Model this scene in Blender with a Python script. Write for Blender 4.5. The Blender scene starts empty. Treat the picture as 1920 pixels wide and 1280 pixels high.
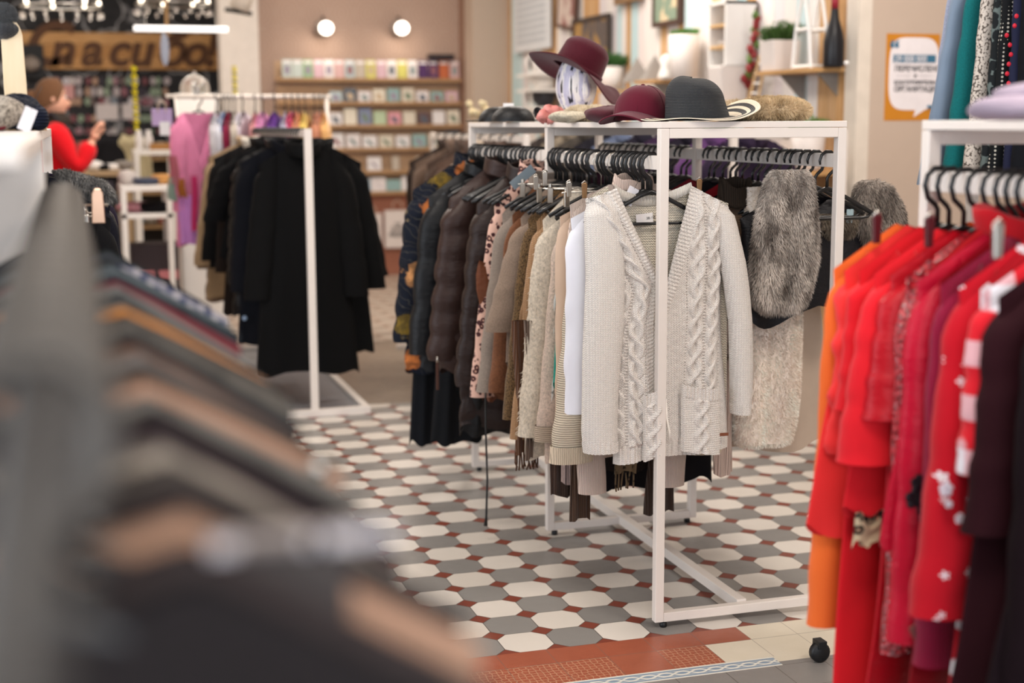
import bpy, math, random
import numpy as np
from mathutils import Vector, Matrix
random.seed(7); RNG=np.random.default_rng(11)
SC=bpy.context.scene; COL=SC.collection
PI=math.pi
# ---------------------------------------------------------------- camera model (photo frame 1920x1280)
F=2667.; PIT=math.atan((640-229.4)/F); ROLL=0.0047; CH=1.4
C17=math.cos(math.radians(17)); S17=math.sin(math.radians(17))
def ray(px,py):
    u=px-960; v=640-py; c,s=math.cos(ROLL),math.sin(ROLL)
    u2=u*c+v*s; v2=-u*s+v*c
    X=u2; Y=F*math.cos(PIT)+v2*math.sin(PIT); Z=-F*math.sin(PIT)+v2*math.cos(PIT)
    return (X*C17+Y*S17,-X*S17+Y*C17,Z)
def PY(px,py,y):
    d=ray(px,py); t=y/d[1]; return (d[0]*t,y,CH+d[2]*t)
def PX(px,py,x):
    d=ray(px,py); t=x/d[0]; return (x,d[1]*t,CH+d[2]*t)
def GZ(px,py,z=0.):
    d=ray(px,py); t=(z-CH)/d[2]; return (d[0]*t,d[1]*t,z)
def ZY(px,py,y): return PY(px,py,y)[2]

# ---------------------------------------------------------------- object helpers
def tag(o,label=None,cat=None,group=None,kind=None):
    if label: o['label']=label
    if cat: o['category']=cat
    if group: o['group']=group
    if kind: o['kind']=kind
    return o
def thing(name,label,cat,loc=(0,0,0),rz=0,group=None):
    o=bpy.data.objects.new(name,None); COL.objects.link(o); o.location=loc; o.rotation_euler=(0,0,rz)
    o.empty_display_size=.05
    return tag(o,label,cat,group)
def mkobj(name,V,Fc,mat,parent=None,loc=(0,0,0),smooth=True,bevel=0,solid=0,rot=None,auto=None):
    me=bpy.data.meshes.new(name)
    if isinstance(V,np.ndarray): V=V.tolist()
    me.from_pydata(V,[],Fc)
    me.materials.append(mat)
    if smooth:
        me.polygons.foreach_set('use_smooth',[True]*len(me.polygons))
    me.update()
    o=bpy.data.objects.new(name,me); COL.objects.link(o); o.location=loc
    if rot: o.rotation_euler=rot
    if parent: o.parent=parent
    if bevel:
        m=o.modifiers.new('b','BEVEL'); m.width=bevel; m.segments=2; m.limit_method='ANGLE'
    if solid:
        m=o.modifiers.new('s','SOLIDIFY'); m.thickness=solid; m.offset=0
    return o
def copy_tree(o,parent=None):
    c=o.copy(); COL.objects.link(c); c.parent=parent
    for ch in [k for k in bpy.data.objects if k.parent==o]: copy_tree(ch,c)
    return c
class MB:
    def __init__(s): s.v=[]; s.f=[]
    def box(s,x0,x1,y0,y1,z0,z1,M=None):
        b=len(s.v); P=[(x,y,z) for z in (z0,z1) for y in (y0,y1) for x in (x0,x1)]
        if M is not None: P=[tuple(M@Vector(p)) for p in P]
        s.v+=P
        s.f+=[tuple(b+i for i in q) for q in ((0,2,3,1),(4,5,7,6),(0,1,5,4),(2,6,7,3),(0,4,6,2),(1,3,7,5))]
        return s
    def tube(s,pts,r,n=8,flat=1.0,close=False,up=None):
        pts=[Vector(p) for p in pts]; rs=r if isinstance(r,(list,tuple)) else [r]*len(pts)
        b=len(s.v); N=len(pts); prev=None
        for i,p in enumerate(pts):
            if close: t=(pts[(i+1)%N]-pts[i-1])
            else: t=pts[min(i+1,N-1)]-pts[max(i-1,0)]
            t.normalize()
            ref=Vector(up) if up else (prev if prev else (Vector((0,1,0)) if abs(t.y)<.9 else Vector((1,0,0))))
            a=(ref-t*ref.dot(t)); 
            if a.length<1e-6: a=Vector((0,0,1))-t*t.z
            a.normalize(); prev=a; c=t.cross(a)
            for k in range(n):
                q=2*PI*k/n; s.v.append(tuple(p+a*math.cos(q)*rs[i]*flat+c*math.sin(q)*rs[i]))
        for i in range(N if close else N-1):
            for k in range(n):
                i2=(i+1)%N; s.f.append((b+i*n+k,b+i*n+(k+1)%n,b+i2*n+(k+1)%n,b+i2*n+k))
        if not close:
            s.f.append(tuple(b+k for k in range(n))[::-1]); s.f.append(tuple(b+(N-1)*n+k for k in range(n)))
        return s
    def lathe(s,prof,n=24,c=(0,0,0),M=None,cap=True):
        b=len(s.v)
        for r,z in prof:
            for k in range(n):
                q=2*PI*k/n; p=Vector((r*math.cos(q),r*math.sin(q),z))
                if M is not None: p=M@p
                s.v.append((p.x+c[0],p.y+c[1],p.z+c[2]))
        for i in range(len(prof)-1):
            for k in range(n): s.f.append((b+i*n+k,b+i*n+(k+1)%n,b+(i+1)*n+(k+1)%n,b+(i+1)*n+k))
        if cap:
            s.f.append(tuple(b+k for k in range(n))[::-1]); s.f.append(tuple(b+(len(prof)-1)*n+k for k in range(n)))
        return s
    def prism(s,poly,y0,y1):      # polygon in x-z, extruded along y
        b=len(s.v); n=len(poly)
        for y in (y0,y1): s.v+=[(x,y,z) for x,z in poly]
        s.f.append(tuple(b+i for i in range(n))); s.f.append(tuple(b+n+i for i in range(n))[::-1])
        for i in range(n): s.f.append((b+i,b+n+i,b+n+(i+1)%n,b+(i+1)%n))
        return s
    def blob(s,c,r,seed=0,amp=.15,n=16,m=10,sq=1.0):
        rg=random.Random(seed); ph=[rg.uniform(0,6.3) for _ in range(6)]; b=len(s.v)
        for i in range(m+1):
            th=PI*i/m
            for k in range(n):
                q=2*PI*k/n
                f=1+amp*(math.sin(2*q+ph[0]+th)+math.sin(3*q+ph[1]-2*th)*.6+math.sin(3*th+ph[2])*.5+.4*math.sin(5*q+ph[3]+3*th))
                sx=math.sin(th)**sq
                s.v.append((c[0]+r[0]*f*sx*math.cos(q),c[1]+r[1]*f*sx*math.sin(q),c[2]+r[2]*f*math.cos(th)))
        for i in range(m):
            for k in range(n): s.f.append((b+i*n+k,b+(i+1)*n+k,b+(i+1)*n+(k+1)%n,b+i*n+(k+1)%n))
        return s
    def grid(s,fn,nu,nv,wrapu=False):
        b=len(s.v); 
        for j in range(nv+1):
            for i in range(nu if wrapu else nu+1): s.v.append(tuple(fn(i/nu,j/nv)))
        w=nu if wrapu else nu+1
        for j in range(nv):
            for i in range(nu):
                i2=(i+1)%w if wrapu else i+1
                s.f.append((b+j*w+i,b+j*w+i2,b+(j+1)*w+i2,b+(j+1)*w+i))
        return s
    def build(s,name,mat,parent=None,loc=(0,0,0),**k):
        return mkobj(name,s.v,s.f,mat,parent,loc,**k)
def flat(mb,name,mat,parent=None,loc=(0,0,0),bevel=.0015,**k): return mb.build(name,mat,parent,loc,smooth=False,bevel=bevel,**k)

# ---------------------------------------------------------------- materials
MC={}
def srgb(h):
    if isinstance(h,str):
        h=h.lstrip('#'); c=[int(h[i:i+2],16)/255 for i in (0,2,4)]
    else: c=h
    return tuple((x/12.92 if x<=.04045 else ((x+.055)/1.055)**2.4) for x in c)+(1,)
class NT:
    def __init__(s,name,rough=.6,spec=.3,metal=0):
        s.m=bpy.data.materials.new(name); s.m.use_nodes=True; s.t=s.m.node_tree; s.n=s.t.nodes
        s.b=s.n['Principled BSDF']; s.b.inputs['Roughness'].default_value=rough
        s.b.inputs['Specular IOR Level'].default_value=spec; s.b.inputs['Metallic'].default_value=metal
    def N(s,t,**k):
        n=s.n.new(t)
        for a,v in k.items():
            if a.startswith('i_'): n.inputs[a[2:].replace('_',' ')].default_value=v
            else: setattr(n,a,v)
        return n
    def L(s,a,b): s.t.links.new(a,b)
    def obj(s): return s.N('ShaderNodeTexCoord').outputs['Object']
    def map(s,vec,scale=(1,1,1),rot=(0,0,0),loc=(0,0,0)):
        n=s.N('ShaderNodeMapping'); n.inputs['Scale'].default_value=scale; n.inputs['Rotation'].default_value=rot; n.inputs['Location'].default_value=loc
        s.L(vec,n.inputs['Vector']); return n.outputs[0]
    def math(s,op,a,b=None,c=None):
        n=s.N('ShaderNodeMath',operation=op)
        for i,x in enumerate((a,b,c)):
            if x is None: continue
            if isinstance(x,(int,float)): n.inputs[i].default_value=x
            else: s.L(x,n.inputs[i])
        return n.outputs[0]
    def noise(s,vec,scale,detail=3,rough=.5):
        n=s.N('ShaderNodeTexNoise'); n.inputs['Scale'].default_value=scale; n.inputs['Detail'].default_value=detail; n.inputs['Roughness'].default_value=rough
        s.L(vec,n.inputs['Vector']); return n.outputs['Fac']
    def vor(s,vec,scale,feature='F1',out='Distance',rand=1):
        n=s.N('ShaderNodeTexVoronoi',feature=feature); n.inputs['Scale'].default_value=scale; n.inputs['Randomness'].default_value=rand
        s.L(vec,n.inputs['Vector']); return n.outputs[out]
    def wave(s,vec,scale,dist=0,dir='X',dsc=1,prof='SIN'):
        n=s.N('ShaderNodeTexWave',bands_direction=dir,wave_profile=prof); n.inputs['Scale'].default_value=scale; n.inputs['Distortion'].default_value=dist; n.inputs['Detail Scale'].default_value=dsc
        s.L(vec,n.inputs['Vector']); return n.outputs['Fac']
    def ramp(s,fac,stops,interp='LINEAR'):
        n=s.N('ShaderNodeValToRGB'); r=n.color_ramp; r.interpolation=interp
        while len(r.elements)<len(stops): r.elements.new(.5)
        for e,(p,c) in zip(r.elements,stops): e.position=p; e.color=c if len(c)==4 else srgb(c)
        s.L(fac,n.inputs[0]); return n.outputs[0]
    def mix(s,f,a,b,mode='MIX'):
        n=s.N('ShaderNodeMix',data_type='RGBA',blend_type=mode)
        for i,x in ((0,f),(6,a),(7,b)):
            if isinstance(x,(int,float)): n.inputs[i].default_value=x
            elif isinstance(x,tuple): n.inputs[i].default_value=x
            else: s.L(x,n.inputs[i])
        return n.outputs[2]
    def col(s,c):
        if isinstance(c,tuple): s.b.inputs['Base Color'].default_value=c
        else: s.L(c,s.b.inputs['Base Color'])
    def bump(s,h,strength=.3,dist=.002):
        n=s.N('ShaderNodeBump'); n.inputs['Strength'].default_value=strength; n.inputs['Distance'].default_value=dist
        s.L(h,n.inputs['Height']); s.L(n.outputs[0],s.b.inputs['Normal'])
def plain(c,rough=.6,spec=.3,metal=0,var=.06,emit=0):
    k=('plain',c,rough,spec,metal,emit)
    if k in MC: return MC[k]
    m=NT('paint_'+str(c).strip('#'),rough,spec,metal); base=srgb(c)
    f=m.noise(m.obj(),14,3); 
    d=tuple(x*(1-var*2.2) for x in base[:3])+(1,)
    m.col(m.mix(f,d,tuple(min(1,x*(1+var)) for x in base[:3])+(1,)))
    if emit:
        m.b.inputs['Emission Color'].default_value=base; m.b.inputs['Emission Strength'].default_value=emit
    MC[k]=m.m; return m.m
def cloth(c,kind='plain',c2=None,scale=1.,rough=.85):
    k=('cloth',c,kind,c2,scale,rough)
    if k in MC: return MC[k]
    m=NT('cloth_'+kind,rough,.15); b=srgb(c); o=m.obj(); m.b.inputs['Sheen Weight'].default_value=.12 if kind not in('nylon','satin','leather') and max(b[:3])>.05 else 0
    def sh(f): return tuple(min(1,x*f) for x in b[:3])+(1,)
    n=m.noise(o,9,3)
    base=m.mix(n,sh(.86),sh(1.08)); h=None; st=.3; di=.002
    if kind=='plain': h=m.noise(m.map(o,(1,1,.3)),260*scale,2); st=.15
    elif kind=='wool': 
        h=m.noise(o,330*scale,4,.7); base=m.mix(m.ramp(h,[(.35,(0,0,0,1)),(.65,(1,1,1,1))]),sh(.72),sh(1.15)); st=.5
    elif kind=='knit':      # v stitches
        s1=m.N('ShaderNodeSeparateXYZ'); m.L(o,s1.inputs[0])
        zig=m.math('ABSOLUTE',m.math('SUBTRACT',m.math('FRACT',m.math('MULTIPLY',s1.outputs[0],125*scale)),.5))
        w=m.math('SINE',m.math('ADD',m.math('MULTIPLY',s1.outputs[2],1150*scale),m.math('MULTIPLY',zig,9.)))
        h=m.math('ADD',m.math('MULTIPLY',w,.5),m.math('MULTIPLY',zig,-1.6)); st=.7; di=.0025
        base=m.mix(m.ramp(h,[(0.,(0,0,0,1)),(.35,(1,1,1,1))]),sh(.80),base)
    elif kind=='garter':    # horizontal wavy purl ridges
        s1=m.N('ShaderNodeSeparateXYZ'); m.L(o,s1.inputs[0])
        w=m.math('SINE',m.math('ADD',m.math('MULTIPLY',s1.outputs[2],900*scale),m.math('MULTIPLY',m.math('SINE',m.math('MULTIPLY',s1.outputs[0],900*scale)),1.3)))
        h=w; st=.7; di=.003
        base=m.mix(m.ramp(w,[(0.,(0,0,0,1)),(.5,(1,1,1,1))]),sh(.70),base)
    elif kind=='rib':
        h=m.wave(o,60*scale,.6,'X',2); st=.7; di=.004
        base=m.mix(m.ramp(h,[(0,(0,0,0,1)),(.4,(1,1,1,1))]),sh(.55),base)
    elif kind=='hrib':
        h=m.wave(o,45*scale,.6,'Z',2); st=.8; di=.005
        base=m.mix(m.ramp(h,[(0,(0,0,0,1)),(.4,(1,1,1,1))]),sh(.6),base)
    elif kind=='fuzzy':
        h=m.noise(o,140*scale,5,.8); v=m.vor(o,75*scale)
        base=m.mix(m.ramp(h,[(.3,(0,0,0,1)),(.6,(1,1,1,1))]),sh(.58),sh(1.12)); st=.9; di=.006
    elif kind=='lace':
        v=m.vor(o,60*scale); h=m.ramp(v,[(.2,(0,0,0,1)),(.4,(1,1,1,1))]); base=m.mix(h,srgb(c2 or '#5b4c40'),base); st=.6; di=.003
    elif kind=='tweed':
        h=m.noise(m.map(o,(1,1,.45),rot=(0,.5,0)),420*scale,3,.8); base=m.mix(m.ramp(h,[(.42,(0,0,0,1)),(.56,(1,1,1,1))]),srgb(c2),base); st=.5
    elif kind=='leopard':
        v=m.vor(m.map(o,(1,.02,.8)),62*scale,rand=.9); nz=m.noise(o,130,2)
        d=m.math('ADD',v,m.math('MULTIPLY',m.math('SUBTRACT',nz,.5),.35))
        f=m.ramp(d,[(0,(0,0,0,1)),(.17,(0,0,0,1)),(.22,(1,1,1,1)),(.44,(1,1,1,1)),(.50,(0,0,0,1))])
        inn=m.ramp(d,[(.24,(1,1,1,1)),(.3,(0,0,0,1))])
        base=m.mix(m.math('MULTIPLY',inn,.5),base,srgb('#a67a62')); base=m.mix(f,base,srgb(c2 or '#3a1c1e')); h=m.noise(o,200,2); st=.1
    elif kind=='floral':    # large blossoms on a dark ground
        v=m.vor(m.map(o,(1,.15,1)),9*scale,rand=1); nz=m.noise(o,34*scale,3); d=m.math('ADD',v,m.math('MULTIPLY',m.math('SUBTRACT',nz,.5),.7))
        f=m.ramp(d,[(.40,(1,1,1,1)),(.46,(0,0,0,1))]); hue=m.vor(m.map(o,(1,.15,1)),9*scale,out='Color')
        pal=m.ramp(m.math('MULTIPLY',hue,1.),[(0,'#c9753c'),(.35,'#b9a27c'),(.55,'#7a6324'),(.8,'#c98f5c'),(1,'#a3968a')],'CONSTANT')
        pal=m.mix(m.ramp(nz,[(.4,(0,0,0,1)),(.6,(1,1,1,1))]),m.mix(.6,pal,(0.01,.01,.01,1)),pal)
        lf=m.ramp(m.math('ABSOLUTE',m.math('SUBTRACT',m.wave(m.map(o,rot=(.2,.9,.3)),7*scale,9,'X',1.5),.5)),[(0,(1,1,1,1)),(.035,(0,0,0,1))])
        base=m.mix(m.math('MULTIPLY',lf,.7),base,srgb('#8b8470')); base=m.mix(f,base,pal); h=m.noise(o,60,2); st=.15
    elif kind=='ditsy':     # small pattern
        v=m.vor(m.map(o,(1,1,.8)),85*scale); nz=m.noise(o,160*scale,2); d=m.math('ADD',v,m.math('MULTIPLY',nz,.4))
        base=m.mix(m.ramp(d,[(.80,(0,0,0,1)),(.86,(1,1,1,1))]),base,srgb(c2)); h=nz; st=.1
    elif kind=='flower':    # scattered white five petal flowers
        n1=m.N('ShaderNodeTexVoronoi'); n1.inputs['Scale'].default_value=17*scale; m.L(m.map(o,(1,.25,1)),n1.inputs['Vector'])
        sub=m.N('ShaderNodeVectorMath',operation='SUBTRACT'); m.L(m.map(o,(17*scale,17*scale*.25,17*scale)),sub.inputs[0])
        sc=m.N('ShaderNodeVectorMath',operation='SCALE'); sc.inputs['Scale'].default_value=17*scale; m.L(n1.outputs['Position'],sc.inputs[0]); m.L(sc.outputs[0],sub.inputs[1])
        sx=m.N('ShaderNodeSeparateXYZ'); m.L(sub.outputs[0],sx.inputs[0])
        an=m.math('ARCTAN2',sx.outputs[2],sx.outputs[0]); pet=m.math('MULTIPLY',m.math('ABSOLUTE',m.math('SINE',m.math('MULTIPLY',an,2.5))),.16)
        dd=m.math('SUBTRACT',n1.outputs['Distance'],pet); f=m.ramp(dd,[(.10,(1,1,1,1)),(.13,(0,0,0,1))])
        base=m.mix(f,base,srgb(c2 or '#e6dfe6')); base=m.mix(m.ramp(n1.outputs['Distance'],[(.045,(1,1,1,1)),(.06,(0,0,0,1))]),base,srgb('#a98d5a')); h=m.noise(o,200,2); st=.1
    elif kind=='sequin':
        v=m.vor(o,130*scale,out='Color'); d=m.vor(o,130*scale); base=m.mix(m.ramp(d,[(.3,(1,1,1,1)),(.6,(0,0,0,1))]),sh(.5),sh(1.5)); h=d; st=1; di=.004; m.b.inputs['Roughness'].default_value=.25; m.b.inputs['Specular IOR Level'].default_value=.8
    elif kind=='blade':
        h=m.noise(m.map(o,(1,1,.5)),22,4,.6); base=m.mix(m.ramp(h,[(.35,(0,0,0,1)),(.65,(1,1,1,1))]),srgb(c2),sh(1.1)); st=.05
    elif kind=='fur':
        h=m.noise(m.map(o,(1,1,.35)),120*scale,4,.7); base=m.mix(m.ramp(m.noise(m.map(o,(1,1,.5)),16,4,.6),[(.35,(0,0,0,1)),(.65,(1,1,1,1))]),srgb(c2 or c),base); base=m.mix(m.ramp(h,[(.3,(0,0,0,1)),(.65,(1,1,1,1))]),m.mix(.25,base,(0.02,.015,.012,1)),base); st=.8; di=.005
    elif kind in('nylon','satin','leather'):
        m.b.inputs['Roughness'].default_value={'nylon':.42,'satin':.38,'leather':.45}[kind]; m.b.inputs['Specular IOR Level'].default_value=.22; h=m.noise(m.map(o,(1,1,2.2)),24*scale,4,.65); st=.35; di=.012
    elif kind=='denim':
        h=m.wave(m.map(o,rot=(0,.8,0)),330,0,'X'); base=m.mix(m.ramp(m.noise(m.map(o,(1,1,.4)),30,4,.7),[(.3,(0,0,0,1)),(.7,(1,1,1,1))]),sh(.62),sh(1.35)); st=.3
    elif kind=='plaid':
        a=m.wave(o,12*scale,0,'X'); c_=m.wave(o,12*scale,0,'Z'); f=m.math('MULTIPLY',m.math('ADD',m.ramp(a,[(.4,(0,0,0,1)),(.5,(1,1,1,1))]),m.ramp(c_,[(.4,(0,0,0,1)),(.5,(1,1,1,1))])),.5)
        base=m.mix(f,srgb(c2),base); h=m.noise(o,200,2); st=.1
    elif kind=='dots':
        v=m.vor(o,28*scale,rand=0); base=m.mix(m.ramp(v,[(.27,(1,1,1,1)),(.30,(0,0,0,1))]),base,srgb(c2)); h=m.noise(o,200,2); st=.1
    m.col(base); m.bump(h,st,di); MC[k]=m.m; return m.m
def wood(c,c2,scale=1,rough=.55,axis='X'):
    k=('wood',c,c2,scale,axis)
    if k in MC: return MC[k]
    m=NT('wood',rough,.3); o=m.obj(); sc={'X':(.12,1,1),'Z':(1,1,.12),'Y':(1,.12,1)}[axis]
    n=m.noise(m.map(o,tuple(x*30*scale for x in sc)),1,5,.6); m.col(m.mix(m.ramp(n,[(.3,(0,0,0,1)),(.7,(1,1,1,1))]),srgb(c2),srgb(c))); m.bump(n,.12,.002)
    MC[k]=m.m; return m.m
WHITE=plain('#dcd3cb',.42,.35,var=.02); WHITE2=plain('#e9e6e2',.5,var=.02)
BLACKP=plain('#131315',.3,.5,var=.02); METAL=plain('#b9b4ac',.28,.5,1.,var=.02); BLACKM=plain('#101012',.45,.4,var=.02)
GOLD=plain('#8a6a4a',.35,.5,.8,var=.03)
PAPER=plain('#e6e2e0',.7,var=.02)

# ---------------------------------------------------------------- text
def text_obj(s,size,mat,parent,loc,rot=(PI/2,0,0),shear=0,offset=0,extrude=.002,align='LEFT',name='lettering',sx=1,space=1):
    cu=bpy.data.curves.new('t','FONT'); cu.body=s; cu.size=size; cu.shear=shear; cu.offset=offset; cu.extrude=extrude; cu.align_x=align; cu.space_character=space
    t=bpy.data.objects.new('t',cu); COL.objects.link(t)
    me=bpy.data.meshes.new_from_object(t); bpy.data.objects.remove(t)
    me.name=name; me.materials.clear(); me.materials.append(mat)
    o=bpy.data.objects.new(name,me); COL.objects.link(o); o.location=loc; o.rotation_euler=rot; o.scale=(sx,1,1)
    if parent: o.parent=parent
    return o

# ---------------------------------------------------------------- fur made of small tapered blades
def fur_mesh(P,Nn,length,droop,width,seed=0,jit=.5):
    rg=np.random.default_rng(seed); n=len(P); P=np.asarray(P); Nn=np.asarray(Nn)
    L=length*(rg.uniform(.6,1.2,n))[:,None]
    d=Nn+rg.normal(0,jit,(n,3))*.6+np.array([0,0,-droop]); d/=np.linalg.norm(d,axis=1)[:,None]
    side=np.cross(d,rg.normal(0,1,(n,3))); side/=np.linalg.norm(side,axis=1)[:,None]+1e-9; side*=width
    mid=P+d*L*.55; d2=d+np.array([0,0,-droop*.6]); d2/=np.linalg.norm(d2,axis=1)[:,None]; tip=mid+d2*L*.5
    V=np.stack([P-side,P+side,mid+side*.8,mid-side*.8,tip],1).reshape(-1,3)
    F_=[]
    for i in range(n):
        b=i*5; F_.append((b,b+1,b+2,b+3)); F_.append((b+3,b+2,b+4))
    return V,F_
def surf_samples(V,Fc,n,seed=0):
    rg=np.random.default_rng(seed); V=np.asarray(V,float); T=[]
    for f in Fc:
        if len(f)==4: T+= [(f[0],f[1],f[2]),(f[0],f[2],f[3])]
        elif len(f)==3: T.append(f)
    T=np.array(T); a,b,c=V[T[:,0]],V[T[:,1]],V[T[:,2]]; nn=np.cross(b-a,c-a); ar=np.linalg.norm(nn,axis=1)+1e-12
    idx=rg.choice(len(T),n,p=ar/ar.sum()); u=rg.random(n); v=rg.random(n); m=u+v>1; u[m]=1-u[m]; v[m]=1-v[m]
    P=a[idx]+(b-a)[idx]*u[:,None]+(c-a)[idx]*v[:,None]; N=nn[idx]/ar[idx][:,None]; cen=V.mean(0)
    return P,N
def add_fur(base,mat,n,length,droop=.8,width=.0012,seed=0,name='fur',out=None,parent=None):
    me=base.data; V=np.array([v.co[:] for v in me.vertices]); Fc=[tuple(p.vertices) for p in me.polygons]
    P,N=surf_samples(V,Fc,n,seed)
    if out=='center':
        c=V.mean(0); s=np.sign(((P-c)*N).sum(1)); N=N*np.where(s==0,1,s)[:,None]
    Vf,Ff=fur_mesh(P,N,length,droop,width,seed)
    o=mkobj(name,Vf,Ff,mat,parent or base,smooth=False)
    return o
EXPO=0.0; LK=1.05; WIN=230; WINF=190
# ---------------------------------------------------------------- garments
def prof(t,pts):
    for (a,va),(b,vb) in zip(pts,pts[1:]):
        if t<=b:
            s=(t-a)/(b-a); s=s*s*(3-2*s) if False else s; return va+(vb-va)*s
    return pts[-1][1]
def body_fn(ws,wpts,L,th,nk,neck,slope,seed,fold,puff,npuff,hemw,open_,drape,bn=.014):
    rg=random.Random(seed); ph=[rg.uniform(0,6.28) for _ in range(8)]
    def fn(u,t):
        a=2*PI*u; c,s=math.cos(a),math.sin(a)
        w=prof(t,wpts); e=.75
        xn=math.copysign(abs(c)**e,c); x=w*xn
        d=th*min(1,(t*7)**.6+.12)
        d*=(.85+.15*math.sin(t*5+ph[0]))
        y=d*math.copysign(abs(s)**.8,s)
        x0=ws*xn; zt=-slope*max(0,(abs(x0)-nk))/max(ws-nk,.01)
        if abs(x0)<nk:
            q=1-(x0/nk)**2
            zt-= neck*(q**.7 if neck<.12 else (1-abs(x0)/nk)) if s<0 else bn*q
        zh=-L+hemw*math.sin(2.2*xn*1.6+ph[1])+ (.012*math.sin(5*a+ph[2]))
        z=zt+(zh-zt)*t
        k=fold*(t**.8)
        y+=k*(math.sin(xn*7+ph[3])*.6+math.sin(xn*13+ph[4]+t*1.2)*.4)+k*.6*math.sin(t*6+ph[7]+xn*2)
        x+=k*.35*math.sin(t*4+ph[5])+k*.3*math.sin(a*4+ph[6])
        if puff:
            b=abs(math.sin(PI*(t*npuff+.18*math.sin(xn*2+ph[1]))))**.6
            f=puff*(b-.5); y+=f*math.copysign(min(1,abs(s)*2),s); x+=f*.8*xn*abs(c)
        return (x+drape*t,y,z)
    return fn
def sleeve_fn(side,ws,slope,sl,rx,ry,cuff,splay,seed,puff,npuff,bend,wr):
    rg=random.Random(seed+side); ph=[rg.uniform(0,6.28) for _ in range(6)]
    x0=side*(ws-rx*.75); z0=-slope-rx*.35
    def fn(u,t):
        a=2*PI*u
        # centre line: leaves the shoulder then falls
        cx=x0+side*splay*t**.85; cz=z0-sl*t+ (.0 if t>.0 else 0); cy=bend*math.sin(t*2.2)*-1
        r1=rx+(cuff-rx)*(t**.8); r2=ry+(cuff*.62-ry)*(t**.8)
        if t<.1:
            q=t/.1; r1*=(.55+.45*math.sqrt(q)); r2*=(.5+.5*math.sqrt(q))
        k=1+wr*(math.sin(t*23+ph[0]+2*math.cos(a))*.5+math.sin(t*41+ph[1]+a)*.3+math.sin(3*a+ph[2]+t*4)*.5)
        if puff: k+= (puff/rx)*(abs(math.sin(PI*t*npuff+.4*math.sin(a)))**.55-.5)
        # shoulder cap: top ring tilted toward the neck
        tilt=(1-t)**6
        return (cx+r1*k*math.cos(a), cy+r2*k*math.sin(a), cz+ tilt*(rx*.5 - side*math.cos(a)*rx*.9*.6)) 
    return fn
def garment(name,label,cat,mat,x,y,zt,zh,ws=.2,wm=None,wh=.22,th=.022,nk=.075,neck=.03,slope=.075,sl=.0,rx=.06,ry=.025,cuff=.045,splay=.03,
            fold=.008,puff=0,npuff=8,seed=0,rz=0,hemw=.006,bend=.01,wr=.06,collar=None,buttons=None,smat=None,group=None,furn=0,furl=.025,furmat=None,drape=0,nu=44,nv=34,extra=None,cuffmat=None,bmat=None,flare=None,short=False):
    L=zt-zh; root=thing(name,label,cat,(x,y,zt),rz,group)
    wm=wm if wm is not None else (ws+wh)/2-.01
    wpts=[(0,ws),(.12,ws*.97),(.45,wm),(1,wh)] if flare is None else [(0,ws),(.1,ws*.97),(flare,wm),(1,wh)]
    f=body_fn(ws,wpts,L,th,nk,neck,slope,seed,fold,puff,npuff,hemw,False,drape)
    nv2=max(nv,int(npuff*7)) if puff else nv
    body=MB().grid(f,nu,nv2,wrapu=True).build('body',mat,root)
    parts=[body]
    if sl>0:
        for sd in (-1,1):
            g=sleeve_fn(sd,ws,slope,sl,rx,ry,cuff,splay,seed,puff,max(3,int(npuff*sl/max(L,.1))+1),bend,wr)
            s_=MB().grid(g,18,max(26,nv2*2//3),wrapu=True).build('sleeve',smat or mat,root); parts.append(s_)
            if cuffmat:
                def cf(u,t,g=g):
                    p=Vector(g(u,.93+.07*t)); c=Vector([sum(g(q/6,.93+.07*t)[i] for q in range(6))/6 for i in range(3)]); q=(p-c)*1.1+c; q.z-=.004*t; return q
                MB().grid(cf,18,3,wrapu=True).build('cuff',cuffmat,s_)
    if collar:
        h,cm,kind=collar
        def cl(u,t):
            a=2*PI*u; c,s=math.cos(a),math.sin(a)
            r=nk*(1.02-.12*t if kind=='stand' else 1.0+.28*math.sin(t*PI*.9))
            xx=r*c; yy=(th*.9+.012)*s*(1+.6*(t if kind!='stand' else .3)); zz=h*(t if kind=='stand' else math.sin(t*PI)*.9-.35*t)
            if s<0: zz-=neck*(1-c*c)**.7*.9
            return (xx,yy,zz-.01+.004*math.sin(5*a+seed))
        co=MB().grid(cl,28,7,wrapu=True).build('collar',cm,root,solid=.004)
    if buttons:
        nb,z0,z1,bm,br,bx=buttons
        for i in range(nb):
            zz=z0+(z1-z0)*i/max(1,nb-1)
            MB().lathe([(br,0),(br,.003),(br*.8,.005),(br*.5,.004)],12,M=Matrix.Rotation(PI/2,4,'X')).build('button',bm,root,loc=(bx,-th-fold*.7-.003,zz))
    if furn:
        for p in parts: add_fur(p,furmat or mat,furn//len(parts),furl,seed=seed,out='center',parent=p)
    return root
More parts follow.
